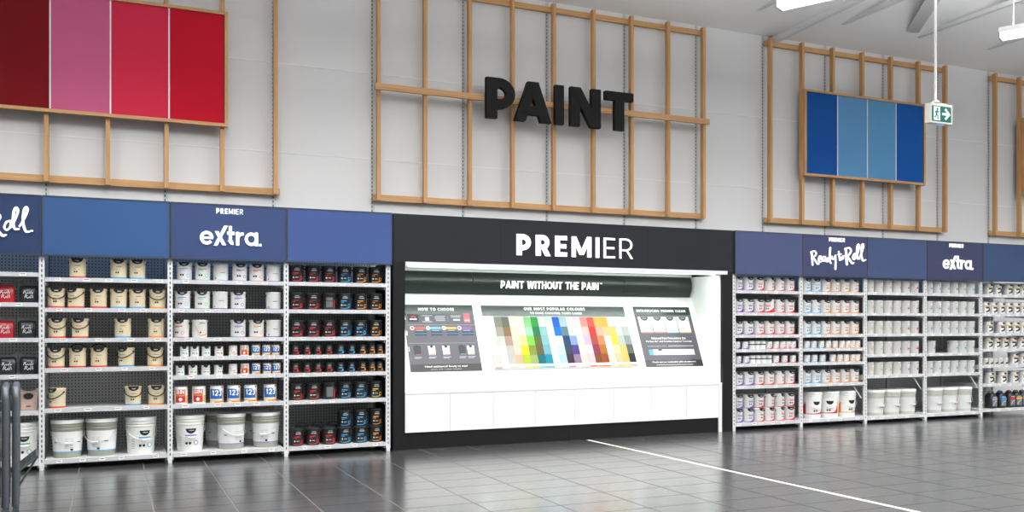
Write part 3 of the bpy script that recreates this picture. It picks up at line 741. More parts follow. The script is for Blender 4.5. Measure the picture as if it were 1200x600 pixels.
# ------------------------------------------------------------------ paint containers: shared part meshes, one object for each
TPL = {}
def cone(r0, r1, h): return lambda z: r0 + (r1 - r0) * max(0, min(1, z / h))
def bail(r, z, drop, front=-1, n=14):
    """wire handle from ear to ear, hanging in front (front=-1) or behind"""
    return [(r * cos(pi * i / n), front * r * 1.0 * sin(pi * i / n) * 1.02, z - drop * sin(pi * i / n)) for i in range(n + 1)]
def EARS(x, r):
    if 'ear' not in TPL: TPL['ear'] = M().tube([(-.005, 0, 0), (.005, 0, 0)], .0085, 10).mesh('ear', RUBBER)
    return [('ear', TPL['ear'], (s * x, 0, .150)) for s in (-1, 1)]
def tpl_pail(body, stripe, kind, accent, hand):
    """4 litre pail; kind: band / swoosh / emblem / plain / diagonal / mark"""
    key = ('pail', body, stripe, kind, accent, hand)
    if key in TPL: return TPL[key]
    H = .192; R = cone(.0765, .081, H); P = []
    bm = mat(body, .42, noise=.02, scale=6)
    P.append(('body', M().lathe([(.074, 0), (.0765, .004), (.0803, .168), (.081, .170)], 28).mesh('body', bm, 40)))
    P.append(('lid', M().lathe([(.0812, .1695), (.083, .171), (.083, .186), (.079, .190), (.074, .190), (.072, .186), (.03, .186)], 28).mesh('lid', bm, 40)))
    if kind in ('band', 'swoosh', 'emblem'):
        g = lambda u: .044 * sqrt(max(0, 1 - (u / .060) ** 2))
        P.append(('label_notch', M().wrap(lambda z: .0832, -.060, .060, 14, lambda u: .1915 - g(u), lambda u: .1905 + 0 * u + .001, .0008).mesh('label_notch', mat('#202223', .4, name='black_notch'))))
        P.append(('notch_print', M().wrect(lambda z: .0842, -.018, .018, .163, .171).mesh('notch_print', PRINTG)))
    mm = M()
    if kind == 'band':
        P.append(('base_stripe', M().wrect(R, -.16, .16, .004, .017).mesh('base_stripe', mat(stripe, .45))))
        mm.cur = 0; mm.wrect(R, -.022, .03, .115, .122); mm.cur = 1; mm.wdisc(R, -.022, .062, .008); mm.wdisc(R, -.002, .062, .008)
        mm.cur = 2; mm.wrect(R, -.028, -.012, .085, .092)
        P.append(('label_print', mm.mesh('label_print', [mat('#8f8570', .5), PRINTK, mat(stripe, .45)])))
    elif kind == 'swoosh':
        lo = lambda u: .003; hi = lambda u: .009 + .046 * min(1.2, max(0, (u + .085) / .155)) ** 2.2
        P.append(('base_stripe', M().wrap(R, -.10, .145, 16, lo, hi).mesh('base_stripe', mat(stripe, .45))))
        P.append(('side_swoosh', M().wrap(R, .145, .175, 4, lo, lambda u: .165 - (u - .145) * 1.2).mesh('side_swoosh', mat(stripe, .45))))
        mm.cur = 0; mm.wrect(R, -.04, .035, .100, .108); mm.wrect(R, -.03, .035, .086, .093)
        mm.cur = 1; mm.wdisc(R, -.022, .058, .0095); mm.wdisc(R, .006, .058, .0095)
        P.append(('label_print', mm.mesh('label_print', [mat(accent, .45), PRINTK])))
    elif kind == 'emblem':
        mm.cur = 0; mm.wrect(R, -.045, .04, .118, .126); mm.wrect(R, -.045, .01, .106, .110)
        mm.cur = 1; mm.wdisc(R, -.034, .056, .010); mm.wdisc(R, -.010, .056, .010)
        mm.cur = 2; mm.wdisc(R, .042, .050, .017); mm.cur = 3; mm.wdisc(R, .042, .050, .012, .002)
        P.append(('label_print', mm.mesh('label_print', [mat(accent, .45), PRINTK, mat(accent, .45), mat('#dfe4ea', .45)])))
        P.append(('base_stripe', M().wrect(R, -.16, .16, .002, .008).mesh('base_stripe', mat(stripe, .45))))
    elif kind == 'plain':
        mm.cur = 0; mm.wrect(R, -.02, .035, .086, .092); mm.wrect(R, -.075, -.06, .02, .034)
        P.append(('label_print', mm.mesh('label_print', [mat('#6d6a70', .5)])))
        P.append(('base_stripe', M().wrect(R, -.16, .16, .002, .010).mesh('base_stripe', mat(stripe, .45))))
    elif kind == 'diagonal':
        mm.cur = 0; mm.wrap(R, -.06, .0, 8, lambda u: .125 - (u + .06) * 1.9, lambda u: .137 - (u + .06) * 1.9); mm.wrap(R, .0, .075, 6, lambda u: .012 + u * .25, lambda u: .024 + u * .25)
        mm.cur = 1; mm.wrect(R, -.01, .05, .15, .157); mm.wdisc(R, -.002, .055, .009)
        P.append(('label_print', mm.mesh('label_print', [mat(accent, .45), PRINTK])))
    elif kind == 'mark':
        mm.cur = 0; mm.wrect(R, -.004, .036, .066, .088); mm.cur = 1; mm.wrect(R, .0, .042, .13, .148)
        mm.cur = 2; mm.wrect(R, -.06, .03, .092, .0935)
        P.append(('label_print', mm.mesh('label_print', [mat(accent, .45), mat('#f0d6d8', .5), mat('#bdbdbd', .5)])))
    P += EARS(.0832, .0855)
    if hand:
        P.append(('handle', M().tube(bail(.0868, .150, {1: .06, 2: -.075, 3: .05}[hand], {1: -1, 2: .3, 3: 1}[hand]), .0048, 6).mesh('handle', RUBBER, 60)))
    TPL[key] = P; return P
def tpl_small(body, stripe, kind, accent):
    key = ('small', body, stripe, kind, accent)
    if key in TPL: return TPL[key]
    H = .112; R = cone(.0455, .0455, H); P = []
    bm = mat(body, .4, noise=.02, scale=6)
    P.append(('body', M().lathe([(.0445, 0), (.0455, .002), (.0455, .104), (.0448, .106)], 22).mesh('body', bm, 40)))
    P.append(('lid', M().lathe([(.0465, .1055), (.0465, .111), (.044, .112), (.042, .109), (.02, .109)], 22).mesh('lid', mat('#2a2c2d', .4) if kind in ('black', 'notch', 'swoosh') else bm, 40)))
    mm = M()
    if kind == 'notch':
        P.append(('label_notch', M().wrap(R, -.024, .024, 8, lambda u: .104 - .026 * sqrt(max(0, 1 - (u / .024) ** 2)), lambda u: .1045).mesh('label_notch', PRINTK)))
        mm.cur = 0; mm.wdisc(R, -.018, .034, .006, n=5); mm.wdisc(R, -.003, .034, .006, n=5); mm.cur = 1; mm.wdisc(R, .022, .032, .009, n=6); mm.wrect(R, -.02, .02, .06, .065)
        P.append(('label_print', mm.mesh('label_print', [PRINTK, mat(accent, .45)])))
    elif kind == 'swoosh':
        P.append(('base_stripe', M().wrap(R, -.06, .085, 10, lambda u: .002, lambda u: .006 + .034 * min(1.3, max(0, (u + .06) / .105)) ** 2).mesh('base_stripe', mat(stripe, .45))))
        mm.cur = 0; mm.wdisc(R, -.012, .036, .006, n=5); mm.wdisc(R, .005, .036, .006, n=5); mm.cur = 1; mm.wrect(R, -.02, .022, .06, .066)
        P.append(('label_print', mm.mesh('label_print', [PRINTK, mat(accent, .45)])))
    elif kind == 'belt':
        P.append(('label_belt', M().wrect(R, -.075, .075, .056, .072).mesh('label_belt', mat('#23403a', .45))))
    elif kind == 'diagonal':
        mm.cur = 0; mm.wrap(R, -.04, .0, 6, lambda u: .07 - (u + .04) * 1.4, lambda u: .078 - (u + .04) * 1.4); mm.wrect(R, .0, .045, .014, .022); mm.cur = 1; mm.wdisc(R, .004, .04, .006, n=5)
        P.append(('label_print', mm.mesh('label_print', [mat(accent, .45), PRINTK])))
    elif kind == 'black':
        mm.cur = 0; mm.wrect(R, -.014, .016, .080, .086); mm.wrect(R, -.018, .020, .068, .074); mm.cur = 1; mm.wrect(R, -.025, .02, .044, .056)
        mm.wdisc(R, .026, .026, .012, n=6); mm.wrap(R, -.03, .03, 6, lambda u: .010 + u * .1, lambda u: .014 + u * .1)
        P.append(('label_print', mm.mesh('label_print', [mat('#9a9c9e', .45), mat(accent, .45)])))
    elif kind == 'gold':
        mm.cur = 0; mm.wrect(R, -.055, .06, .07, .077); mm.cur = 1; mm.wrap(R, -.03, .04, 8, lambda u: .012 + (u + .03) * .2, lambda u: .05 + .012 * sin(u * 60))
        P.append(('label_print', mm.mesh('label_print', [mat('#c9a24a', .4), PRINTK])))
    TPL[key] = P; return P
def tpl_primer(word, accent, accent2, small):
    key = ('primer', word, small)
    if key in TPL: return TPL[key]
    k = .66 if small else 1.0; rr = .069 * k; H = .188 * (.62 if small else 1); R = cone(rr, rr, H); P = []; hz = H / .188
    P.append(('body', M().lathe([(rr * .98, 0), (rr, .003), (rr, H - .006), (rr * .985, H - .004)], 26).mesh('body', mat('#e4e4e0', .4), 40)))
    P.append(('lid', M().lathe([(rr * 1.02, H - .0045), (rr * 1.02, H), (rr * .95, H + .001), (rr * .92, H - .003), (rr * .4, H - .003)], 26).mesh('lid', METAL, 40)))
    if word == '123':
        P.append(('label_field', M().wrap(R, -.085 * k, .055 * k, 12, lambda u: .045 * hz, lambda u: (.150 - .35 * max(0, u / k) ) * hz).mesh('label_field', mat('#1f62ae', .45))))
        mm = M(); mm.cur = 0; mm.wrap(R, -.085 * k, .085 * k, 12, lambda u: .018 * hz, lambda u: .030 * hz); mm.cur = 1; mm.wrap(R, -.03 * k, .09 * k, 10, lambda u: .006 * hz, lambda u: .016 * hz + .05 * u)
        mm.cur = 2; mm.wrap(R, .06 * k, .095 * k, 6, lambda u: .03 * hz, lambda u: .11 * hz); mm.cur = 3; mm.wrap(R, .045 * k, .065 * k, 2, lambda u: .16 * hz, lambda u: .178 * hz)
        P.append(('label_print', mm.mesh('label_print', [mat('#d9b23c', .45), mat('#d9642c', .45), mat('#b98d55', .5), mat('#c8303a', .45)])))
        tx = M()
        for x, pts in ((-.052, [(0, .75), (.35, 1), (.35, 0)]), (-.022, arc(.4, .68, .36, .3, 170, -30, 8) + [(0, .04), (.8, .04)]), (.016, arc(.36, .74, .3, .24, 160, -80, 8) + arc(.36, .27, .34, .26, 80, -160, 8))):
            ink = [( (x + u * .032) * k, (.082 + v * .055) * hz) for u, v in pts]
            for (a, b), (c, d) in zip(ink, ink[1:]):
                l = math.hypot(c - a, d - b) or 1e-6; nx, ny = -(d - b) / l * .0055 * k, (c - a) / l * .0055 * k
                vs = []
                for (u, v) in ((a + nx, b + ny), (a - nx, b - ny), (c - nx, d - ny), (c + nx, d + ny)):
                    q = u / rr; vs.append(((rr + .003) * sin(q), -(rr + .003) * cos(q), v))
                tx.add(vs, [(0, 1, 2, 3)])
        P.append(('lettering', tx.mesh('lettering', PRINTW)))
    else:
        P.append(('label_field', M().wrect(R, -.065 * k, .04 * k, .018 * hz, .155 * hz).mesh('label_field', mat('#c22a30', .45))))
        mm = M(); mm.cur = 0; mm.wrect(R, -.065 * k, .04 * k, .085 * hz, .098 * hz, .002); mm.cur = 1; mm.wdisc(R, -.012 * k, .05 * hz, .018 * k, .002)
        mm.cur = 2; mm.wrap(R, .048 * k, .085 * k, 6, lambda u: .015 * hz, lambda u: .09 * hz)
        P.append(('label_print', mm.mesh('label_print', [mat('#e08a3a', .45), mat('#f0e8e4', .45), mat('#d0a445', .5)])))
        tx = M()
        BB = [(.12, 0), (.12, 1)] , [(.12, .93), (.5, .93)] + arc(.5, .72, .3, .21, 90, -90, 6) + [(.12, .51)], [(.12, .51), (.55, .51)] + arc(.55, .29, .32, .22, 90, -90, 6) + [(.12, .07)]
        for x, w, sts in ((-.052, .032, BB), (-.016, .026, ([(.15, 0), (.15, 1)],)), (-.004, .034, ([(.1, 0), (.1, 1)], [(.1, 1), (.8, 0)], [(.8, 0), (.8, 1)]))):
            for st in sts:
                ink = [((x + u * w) * k, (.108 + v * .042) * hz) for u, v in st]
                for (a, b), (c, d) in zip(ink, ink[1:]):
                    l = math.hypot(c - a, d - b) or 1e-6; nx, ny = -(d - b) / l * .0036 * k, (c - a) / l * .0036 * k
                    tx.add([((rr + .003) * sin(u / rr), -(rr + .003) * cos(u / rr), v) for u, v in ((a + nx, b + ny), (a - nx, b - ny), (c - nx, d - ny), (c + nx, d + ny))], [(0, 1, 2, 3)])
        P.append(('lettering', tx.mesh('lettering', PRINTW)))
    TPL[key] = P; return P
def tpl_black(accent, turned, hand, small=False):
    key = ('black', accent, turned, hand)
    if key in TPL: return TPL[key]
    H = .192; R = cone(.0765, .081, H); P = []; bm = mat('#1d2022', .35, noise=.1, scale=8)
    P.append(('body', M().lathe([(.074, 0), (.0765, .004), (.0803, .172), (.081, .174)], 28).mesh('body', bm, 40)))
    P.append(('lid', M().lathe([(.0812, .1735), (.083, .175), (.083, .188), (.079, .192), (.074, .192), (.072, .188), (.03, .188)], 28).mesh('lid', mat('#2b2d2f', .35), 40)))
    mm = M()
    if turned:
        mm.cur = 0; mm.wrect(R, -.04, .035, .03, .14); mm.cur = 1; mm.wrect(R, .05, .07, .02, .12)
        P.append(('label_print', mm.mesh('label_print', [mat('#63676a', .5), mat(accent, .45)])))
    else:
        mm.cur = 0; mm.wrect(R, -.02, .024, .152, .158); mm.wrect(R, -.028, .032, .132, .142); mm.cur = 1
        mm.wrect(R, -.045, .02, .098, .109); mm.wrect(R, -.045, -.012, .083, .090); mm.wdisc(R, .05, .05, .020)
        mm.wrap(R, -.05, .06, 10, lambda u: .014 + 3 * (u + .01) ** 2, lambda u: .021 + 3 * (u + .01) ** 2); mm.wrap(R, .078, .083, 2, lambda u: .02, lambda u: .15)
        mm.cur = 2; mm.wdisc(R, -.036, .055, .009); mm.wrect(R, -.018, .014, .052, .058); mm.cur = 3; mm.wdisc(R, .05, .05, .013, .002)
        P.append(('label_print', mm.mesh('label_print', [mat('#a4a7a9', .45), mat(accent, .45), mat('#c9cbcd', .45), mat('#1d2022', .4)])))
    P += EARS(.0832, .0855)
    if hand: P.append(('handle', M().tube(bail(.0862, .150, .05 if hand == 1 else -.075, -1 if hand == 1 else .25), .003, 5).mesh('handle', RUBBER, 60)))
    TPL[key] = P; return P
def tpl_bucket(body, label, stripe, kind):
    """20 litre bucket"""
    key = ('bucket', body, label, stripe, kind)
    if key in TPL: return TPL[key]
    H = .385; R = cone(.130, .146, .30); P = []; bm = mat(body, .42, noise=.03, scale=3)
    P.append(('body', M().lathe([(.127, 0), (.130, .006), (.1455, .285), (.151, .287), (.151, .300), (.1465, .302), (.1475, .315), (.153, .317), (.153, .332), (.148, .334), (.149, .346)], 36).mesh('body', bm, 40)))
    P.append(('lid', M().lathe([(.150, .3455), (.156, .347), (.156, .374), (.150, .382), (.140, .385), (.136, .379), (.05, .379)], 36).mesh('lid', mat('#e6e8e6', .4), 40)))
    mm = M()
    if kind == 'wrapped':
        P.append(('label', M().wrect(R, -.30, .30, .055, .265, .001).mesh('label', mat(label, .45, noise=.01), 60)))
        P.append(('base_stripe', M().wrect(R, -.30, .30, .055, .066, .002).mesh('base_stripe', mat(stripe, .45), 60)))
        for i in range(5): mm.wrect(R, -.035, .0, .10 + i * .022, .106 + i * .022, .0022); mm.wrect(R, .012, .045, .10 + i * .022, .106 + i * .022, .0022)
        mm.cur = 1; mm.wrect(R, .015, .04, .072, .092, .0024); mm.wrect(R, .085, .125, .152, .16, .0024); mm.wrect(R, -.155, -.12, .152, .16, .0024)
        P.append(('label_print', mm.mesh('label_print', [mat('#b9bab8', .5), PRINTK])))
    elif kind == 'badge':
        P.append(('label_notch', M().wrap(R, -.055, .055, 12, lambda u: .245 - .052 * sqrt(max(0, 1 - (u / .055) ** 2)), lambda u: .246).mesh('label_notch', PRINTK)))
        mm.cur = 0; mm.wrect(R, -.06, .06, .168, .180); mm.wrect(R, -.06, .02, .150, .158); mm.wdisc(R, .052, .092, .026); mm.cur = 1; mm.wdisc(R, -.045, .09, .014); mm.wdisc(R, -.010, .09, .014); mm.cur = 2; mm.wdisc(R, .052, .092, .019, .002)
        mm.cur = 3; mm.wrect(R, -.02, .03, .222, .230, .002)
        for i in range(6): mm.wrect(R, -.14, -.10, .06 + i * .018, .066 + i * .018)
        P.append(('label_print', mm.mesh('label_print', [mat(stripe, .45), PRINTK, mat('#e6e8ea', .5), PRINTG])))
    elif kind == 'swoosh':
        P.append(('label_notch', M().wrap(R, -.055, .055, 12, lambda u: .245 - .052 * sqrt(max(0, 1 - (u / .055) ** 2)), lambda u: .246).mesh('label_notch', PRINTK)))
        hi = lambda u: .072 + .02 * max(0, (u + .1) / .2) ** 2 + (.16 * ((u - .07) / .07) ** 1.6 if u > .07 else 0)
        P.append(('base_stripe', M().wrap(R, -.15, .14, 20, lambda u: .062, hi).mesh('base_stripe', mat(stripe, .45))))
        P.append(('side_swoosh', M().wrap(R, -.205, -.16, 5, lambda u: .062, lambda u: .25 - (-.16 - u) * 2).mesh('side_swoosh', mat(stripe, .45))))
        mm.cur = 0; mm.wrect(R, -.05, .04, .15, .16); mm.cur = 1; mm.wdisc(R, -.035, .11, .013); mm.wdisc(R, -.002, .11, .013)
        P.append(('label_print', mm.mesh('label_print', [mat(stripe, .45), PRINTK])))
    elif kind == 'mark':
        P.append(('label', M().wrect(R, -.30, .30, .045, .26, .001).mesh('label', mat(label, .45, noise=.01), 60)))
        mm.cur = 0; mm.wrect(R, .02, .055, .115, .145, .0022); mm.cur = 1; mm.wrect(R, .03, .06, .175, .205, .0022)
        P.append(('label_print', mm.mesh('label_print', [mat(stripe, .45), mat('#eed0d2', .5)])))
    hm = M().tube(bail(.158, .27, .12), .003, 5)
    P.append(('handle', hm.mesh('handle', WIRE, 60)))
    P.append(('handle_grip', M().tube([p for p in bail(.1605, .27, .12)[6:9]], .009, 8).mesh('handle_grip', mat('#e2e4e2', .4), 60)))
    TPL[key] = P; return P
def tpl_pouch(col, badge):
    """standing paint pouch in a clear bag with a gathered top"""
    key = ('pouch', col, badge)
    if key in TPL: return TPL[key]
    P = []; n = 20
    prof = [(.0, .070, .045), (.004, .078, .052), (.06, .082, .055), (.13, .083, .048), (.165, .078, .030), (.175, .072, .016)]
    vs = []; fs = []
    for z, a, b in prof:
        for i in range(n):
            q = 2 * pi * i / n; e = .55
            cx = (abs(sin(q)) ** e) * (1 if sin(q) >= 0 else -1); cy = (abs(cos(q)) ** e) * (1 if cos(q) >= 0 else -1)
            vs.append((a * cx, -b * cy, z))
    for j in range(len(prof) - 1):
        for i in range(n): fs.append((j * n + i, j * n + (i + 1) % n, (j + 1) * n + (i + 1) % n, (j + 1) * n + i))
    fs.append(tuple(reversed(range(n)))); fs.append(tuple(range((len(prof) - 1) * n, len(prof) * n)))
    P.append(('body', M().add(vs, fs).mesh('body', mat(col, .25, noise=.05, scale=9), 50)))
    # scooped top with corner peaks
    cl = mat('#5d6466' if col != '#b79c92' else '#cdbdb2', .2, name='pouch_top_' + col[1:])
    pts = [(-.084, .13), (.084, .13), (.092, .215), (.075, .222), (.045, .198), (0, .190), (-.045, .198), (-.075, .222), (-.092, .215)]
    P.append(('bag_top', M().poly(pts, .0, .014, 'xz').mesh('bag_top', cl)))
    mm = M()
    if badge == 'script':
        for y, seg in ((.092, [(-.045, 0), (-.038, .03), (-.025, .028), (-.034, .014), (-.02, 0), (-.008, .012), (.0, .002), (.012, .014), (.018, .0), (.026, .034), (.03, .002), (.042, .014)]),
                       (.048, [(-.035, 0), (-.028, .032), (-.012, .028), (-.022, .014), (-.006, -.002), (.006, .014), (.014, .0), (.02, .036), (.026, .0), (.034, .036), (.04, .002)])):
            mm.ribbon([(u, y + v) for u, v in seg], .005, .0565, .0575, 'xz')
        P.append(('label_print', mm.mesh('label_print', [mat('#d5dadb', .5)])))
    else:
        mm.poly([(.045 * cos(radians(a)), .145 + .03 * sin(radians(a))) for a in range(0, 360, 20)], .05, .0565, 'xz'); mm.rect(-.02, .02, .04, .048, .0555, .0575)
        P.append(('label_badge', mm.mesh('label_badge', [PRINTK])))
    TPL[key] = P; return P
def tpl_jug(accent):
    key = ('jug', accent)
    if key in TPL: return TPL[key]
    P = []
    def rsq(z0, prof, name, m):
        vs = []; fs = []; n = 20
        for z, a in prof:
            for i in range(n):
                q = 2 * pi * i / n; e = .45
                vs.append((a * (abs(sin(q)) ** e) * (1 if sin(q) >= 0 else -1), -a * (abs(cos(q)) ** e) * (1 if cos(q) >= 0 else -1), z))
        for j in range(len(prof) - 1):
            for i in range(n): fs.append((j * n + i, j * n + (i + 1) % n, (j + 1) * n + (i + 1) % n, (j + 1) * n + i))
        fs.append(tuple(reversed(range(n)))); fs.append(tuple(range((len(prof) - 1) * n, len(prof) * n)))
        return (name, M().add(vs, fs).mesh(name, m, 45))
    P.append(rsq(0, [(0, .066), (.005, .072), (.19, .074), (.235, .05), (.25, .03)], 'body', mat('#24262a', .4)))
    P.append(('cap', M().lathe([(.026, .249), (.026, .275), (.022, .278)], 16).mesh('cap', mat(accent, .4), 40)))
    P.append(('label', M().rect(-.055, .055, .035, .13, .0715, .0745).mesh('label', mat('#6d7074', .5))))
    P.append(('label_band', M().rect(-.06, .06, .130, .165, .0725, .0755).mesh('label_band', mat(accent, .45))))
    P.append(('label_print', M().ribbon([(-.04, .05), (.0, .10), (.045, .115)], .012, .0745, .0758).rect(-.04, .04, .172, .186, .0725, .0755).mesh('label_print', mat('#b9bcc0', .45))))
    P.append(('handle', M().tube([(0, -.03, .232), (0, -.045, .262), (0, -.005, .268), (0, .04, .258), (0, .05, .225)], .008, 6).mesh('handle', mat('#24262a', .4), 60)))
    TPL[key] = P; return P
def tpl_gold():
    key = ('gold',)
    if key in TPL: return TPL[key]
    H = .195; R = cone(.078, .078, H); P = []
    P.append(('body', M().lathe([(.076, 0), (.078, .003), (.078, .180), (.077, .183)], 26).mesh('body', mat('#c9cacb', .3, .3), 40)))
    P.append(('lid', M().lathe([(.0795, .1825), (.0795, .190), (.075, .192), (.072, .187), (.03, .187)], 26).mesh('lid', METAL, 40)))
    P.append(('label', M().wrect(R, -.07, .09, .01, .172, .001).mesh('label', mat('#dad8d2', .45), 60)))
    mm = M(); mm.cur = 0; mm.wrect(R, -.07, .09, .118, .132, .002); mm.cur = 1
    mm.wrap(R, -.045, .07, 12, lambda u: .022 + .3 * (u + .045), lambda u: .05 + .5 * (u + .045) + .012 * sin(u * 70), .002); mm.wrap(R, -.03, .04, 8, lambda u: .17 - .03 * sqrt(max(0, 1 - ((u - .005) / .035) ** 2)), lambda u: .1715, .002)
    mm.wrap(R, -.05, .02, 6, lambda u: .085, lambda u: .112, .002)
    P.append(('label_print', mm.mesh('label_print', [mat('#c8a040', .4), PRINTK])))
    P += EARS(.080, .0815)
    TPL[key] = P; return P

def put(name, cat, parts, x, y, z, rz, label, group):
    t = thing(name, label, cat, (x, y, z), (0, 0, rz), group)
    for p in parts:
        o = obj(p[0], p[1], t, p[2] if len(p) > 2 else (0, 0, 0))
        if p[0] in ('label_print', 'lettering'): o['kind'] = 'stuff'
    return t
SEEN = set()
SHN = {6: ['bottom shelf', 'fifth shelf', 'fourth shelf', 'third shelf', 'second shelf', 'top shelf'],
       7: ['bottom shelf', 'sixth shelf', 'fifth shelf', 'fourth shelf', 'third shelf', 'second shelf', 'top shelf']}
rnd = random.Random(11)
def shelf_row(k, level, items, group, layer=None, lift=0.0):
    """items: (photo x of the centre, name, category, parts, short description, radius, turn in degrees, metres behind the front)"""
    z = SHELF[k][level] + .0172 + lift; xs = {}
    for bk_ in set(i[7] > .2 for i in items):
        row = [i for i in range(len(items)) if (items[i][7] > .2) == bk_]
        for i in row: xs[i] = xat(items[i][0], YF + .035 + items[i][5] + items[i][7])
        lo, hi = PX(k) + (.062 if k == 7 else .03), PX(k) + (1.128 if k == 2 else 1.17)
        for a, i in enumerate(row):
            xs[i] = max(xs[i], lo + items[i][5] if a == 0 else xs[row[a - 1]] + items[row[a - 1]][5] + items[i][5] + .001)
        for a in range(len(row) - 1, -1, -1):
            i = row[a]; xs[i] = min(xs[i], hi - items[i][5] if a == len(row) - 1 else xs[row[a + 1]] - items[row[a + 1]][5] - items[i][5] - .001)
        if xs[row[0]] < lo + items[row[0]][5] - .002: print('TIGHT', k, level)
    for n, (px, name, cat, parts, desc, rad, turn, back) in enumerate(items):
        y = YF + .035 + rad + back
        if name == 'paint_bucket': y += .015
        x = xs[n]
        lab = '%s, %s from left, %s%s, %s' % (desc, ordn[n], SHN[len(SHELF[k])][level], (' ' + layer) if layer else '', BAYNAME[k])
        if lab in SEEN: print('DUPLICATE', lab)
        if len(lab.split()) > 16: print('LONG', len(lab.split()), lab)
        SEEN.add(lab)
        o = put(name, cat, parts, x, y, z, radians(turn + rnd.uniform(-4, 4)), lab, group)
        if desc.startswith('cream'): o.scale = (1, 1, 1.06)
CREAM, WPAIL = '#dfd1b0', '#dcdcda'
RED, BLU, ORA, PUR, GRN, YEL = '#cf2a2e', '#3f9fd2', '#e68a2c', '#6a34a4', '#2fae7c', '#e0b030'
CN = {RED: 'red', BLU: 'blue', ORA: 'orange', PUR: 'purple', GRN: 'green', YEL: 'yellow'}
def cream(px, c, hand=0, turn=0): return (px, 'paint_pail', 'paint pail', tpl_pail(CREAM, c, 'band', c, hand), 'cream paint pail with %s stripe' % CN[c], .09, turn, 0)
def wp(px, c, kind, turn=0, hand=0, body=WPAIL):
    d = {'emblem': 'white pail with %s emblem', 'plain': 'plain white pail with %s base', 'diagonal': 'white pail with %s slash', 'swoosh': 'white pail with %s swoosh', 'mark': 'plain pail with %s mark'}[kind] % CN[c]
    return (px, 'paint_pail', 'paint pail', tpl_pail(body, c if kind != 'mark' else '#cfcfcf', kind, c, hand), d, .09, turn, 0)
def sm_(px, c, kind, turn=0, body=WPAIL):
    d = {'notch': 'small white can with %s emblem', 'swoosh': 'small white can with %s swoosh', 'belt': 'small white can with dark belt', 'diagonal': 'small white can with %s slash', 'black': 'small black can with %s print', 'gold': 'small grey can with gold band'}[kind]
    if '%' in d: d = d % CN[c]
    return (px, 'paint_can', 'paint can', tpl_small(body if kind != 'black' else '#1d2022', c, kind, c), d, .047, turn, .01)
def pr(px, word, small=False): return (px, 'primer_can', 'paint can', tpl_primer(word, '', '', small), ('small ' if small else '') + ('blue' if word == '123' else 'red') + '-labelled primer can', .07 if not small else .047, 0, .005)
def bk(px, c, turn=0, hand=0, turned=False): return (px, 'paint_pail', 'paint pail', tpl_black(c, turned, hand), ('black pail turned, %s edge' if turned else 'black pail with %s print') % CN[c], .09, turn, 0)
def bu(px, body, label, stripe, kind, desc, turn=0, back=0): return (px, 'paint_bucket', 'paint bucket', tpl_bucket(body, label, stripe, kind), desc, .16, turn, back)
def po(px, col, badge, desc): return (px, 'paint_pouch', 'paint pouch', tpl_pouch(col, badge), desc, .094, 0, .02)

G = 'paint pouches in the leftmost bay'
REDP, BLKP = '#a31f2a', '#23282b'
shelf_row(-1, 4, [po(7, REDP, 'script', 'red paint pouch'), po(34, BLKP, 'script', 'black paint pouch')], G)
shelf_row(-1, 3, [po(6, REDP, 'script', 'red paint pouch'), po(32, BLKP, 'script', 'black paint pouch')], G)
shelf_row(-1, 2, [po(9, BLKP, 'script', 'black paint pouch'), po(36, BLKP, 'script', 'black paint pouch')], G)
shelf_row(-1, 1, [po(8, BLKP, 'script', 'black paint pouch'), po(35, '#b79c92', 'badge', 'pinkish paint pouch with black badge')], G)
shelf_row(-1, 0, [bu(-6, '#e9eae6', '', GRN, 'badge', 'white bucket with green print'), bu(33, '#e9eae6', '', GRN, 'badge', 'white bucket with green print', 8)], 'big buckets on the bottom shelves')
G = 'cream paint pails'
shelf_row(0, 5, [cream(91, RED), cream(139, BLU), cream(160.5, BLU)], G)
shelf_row(0, 4, [cream(66, RED, 1), cream(88, RED, 1, -35), cream(115.5, RED), cream(139, BLU), cream(160.5, BLU), cream(185, ORA, 1)], G)
shelf_row(0, 3, [cream(67, RED, 1), cream(94, RED, 1, -8), cream(144, BLU), cream(183, ORA)], G)
shelf_row(0, 2, [cream(66, RED, 1), cream(91, RED, 2), cream(116, RED, 2), cream(148, BLU, 1, -30), cream(182, ORA, 1)], G)
shelf_row(0, 1, [cream(67, RED, 1, -40), cream(156, BLU, 1), cream(183, ORA, 1)], G)
GB = 'big buckets on the bottom shelves'
shelf_row(0, 0, [bu(79, '#9a9b8d', '#e2e3e2', '#5fa6d6', 'wrapped', 'grey bucket with wrapped label', 6), bu(119, '#9a9b8d', '#e2e3e2', '#5fa6d6', 'wrapped', 'grey bucket with wrapped label', -25), bu(165, '#e6e7e2', '', '#3f8fd2', 'badge', 'white bucket with blue print', 14)], GB)
G = 'white paint pails left of the display'
shelf_row(1, 6, [wp(216, BLU, 'emblem', -6), wp(237.5, GRN, 'emblem', -4), wp(258.5, BLU, 'plain'), wp(281, PUR, 'emblem'), wp(302, RED, 'emblem', -6), wp(321.5, PUR, 'plain')], G)
shelf_row(1, 5, [wp(214, BLU, 'emblem', -6), wp(237, GRN, 'emblem', -4), wp(258, PUR, 'plain'), wp(279, PUR, 'emblem'), wp(320.5, PUR, 'plain')], G)
shelf_row(1, 4, [wp(212, RED, 'emblem', -25), wp(234, ORA, 'diagonal'), wp(279, PUR, 'emblem'), wp(301, ORA, 'emblem'), wp(321, PUR, 'plain')], G)
G4 = 'small cans left of the display'
shelf_row(1, 3, [sm_(216, GRN, 'notch'), sm_(228, GRN, 'notch'), sm_(241.5, GRN, 'notch'), sm_(256.5, RED, 'notch'), sm_(273, ORA, 'diagonal'), pr(286.5, 'BIN', True), pr(299.8, '123', True), pr(312, '123', True), pr(323, '123', True)], G4)
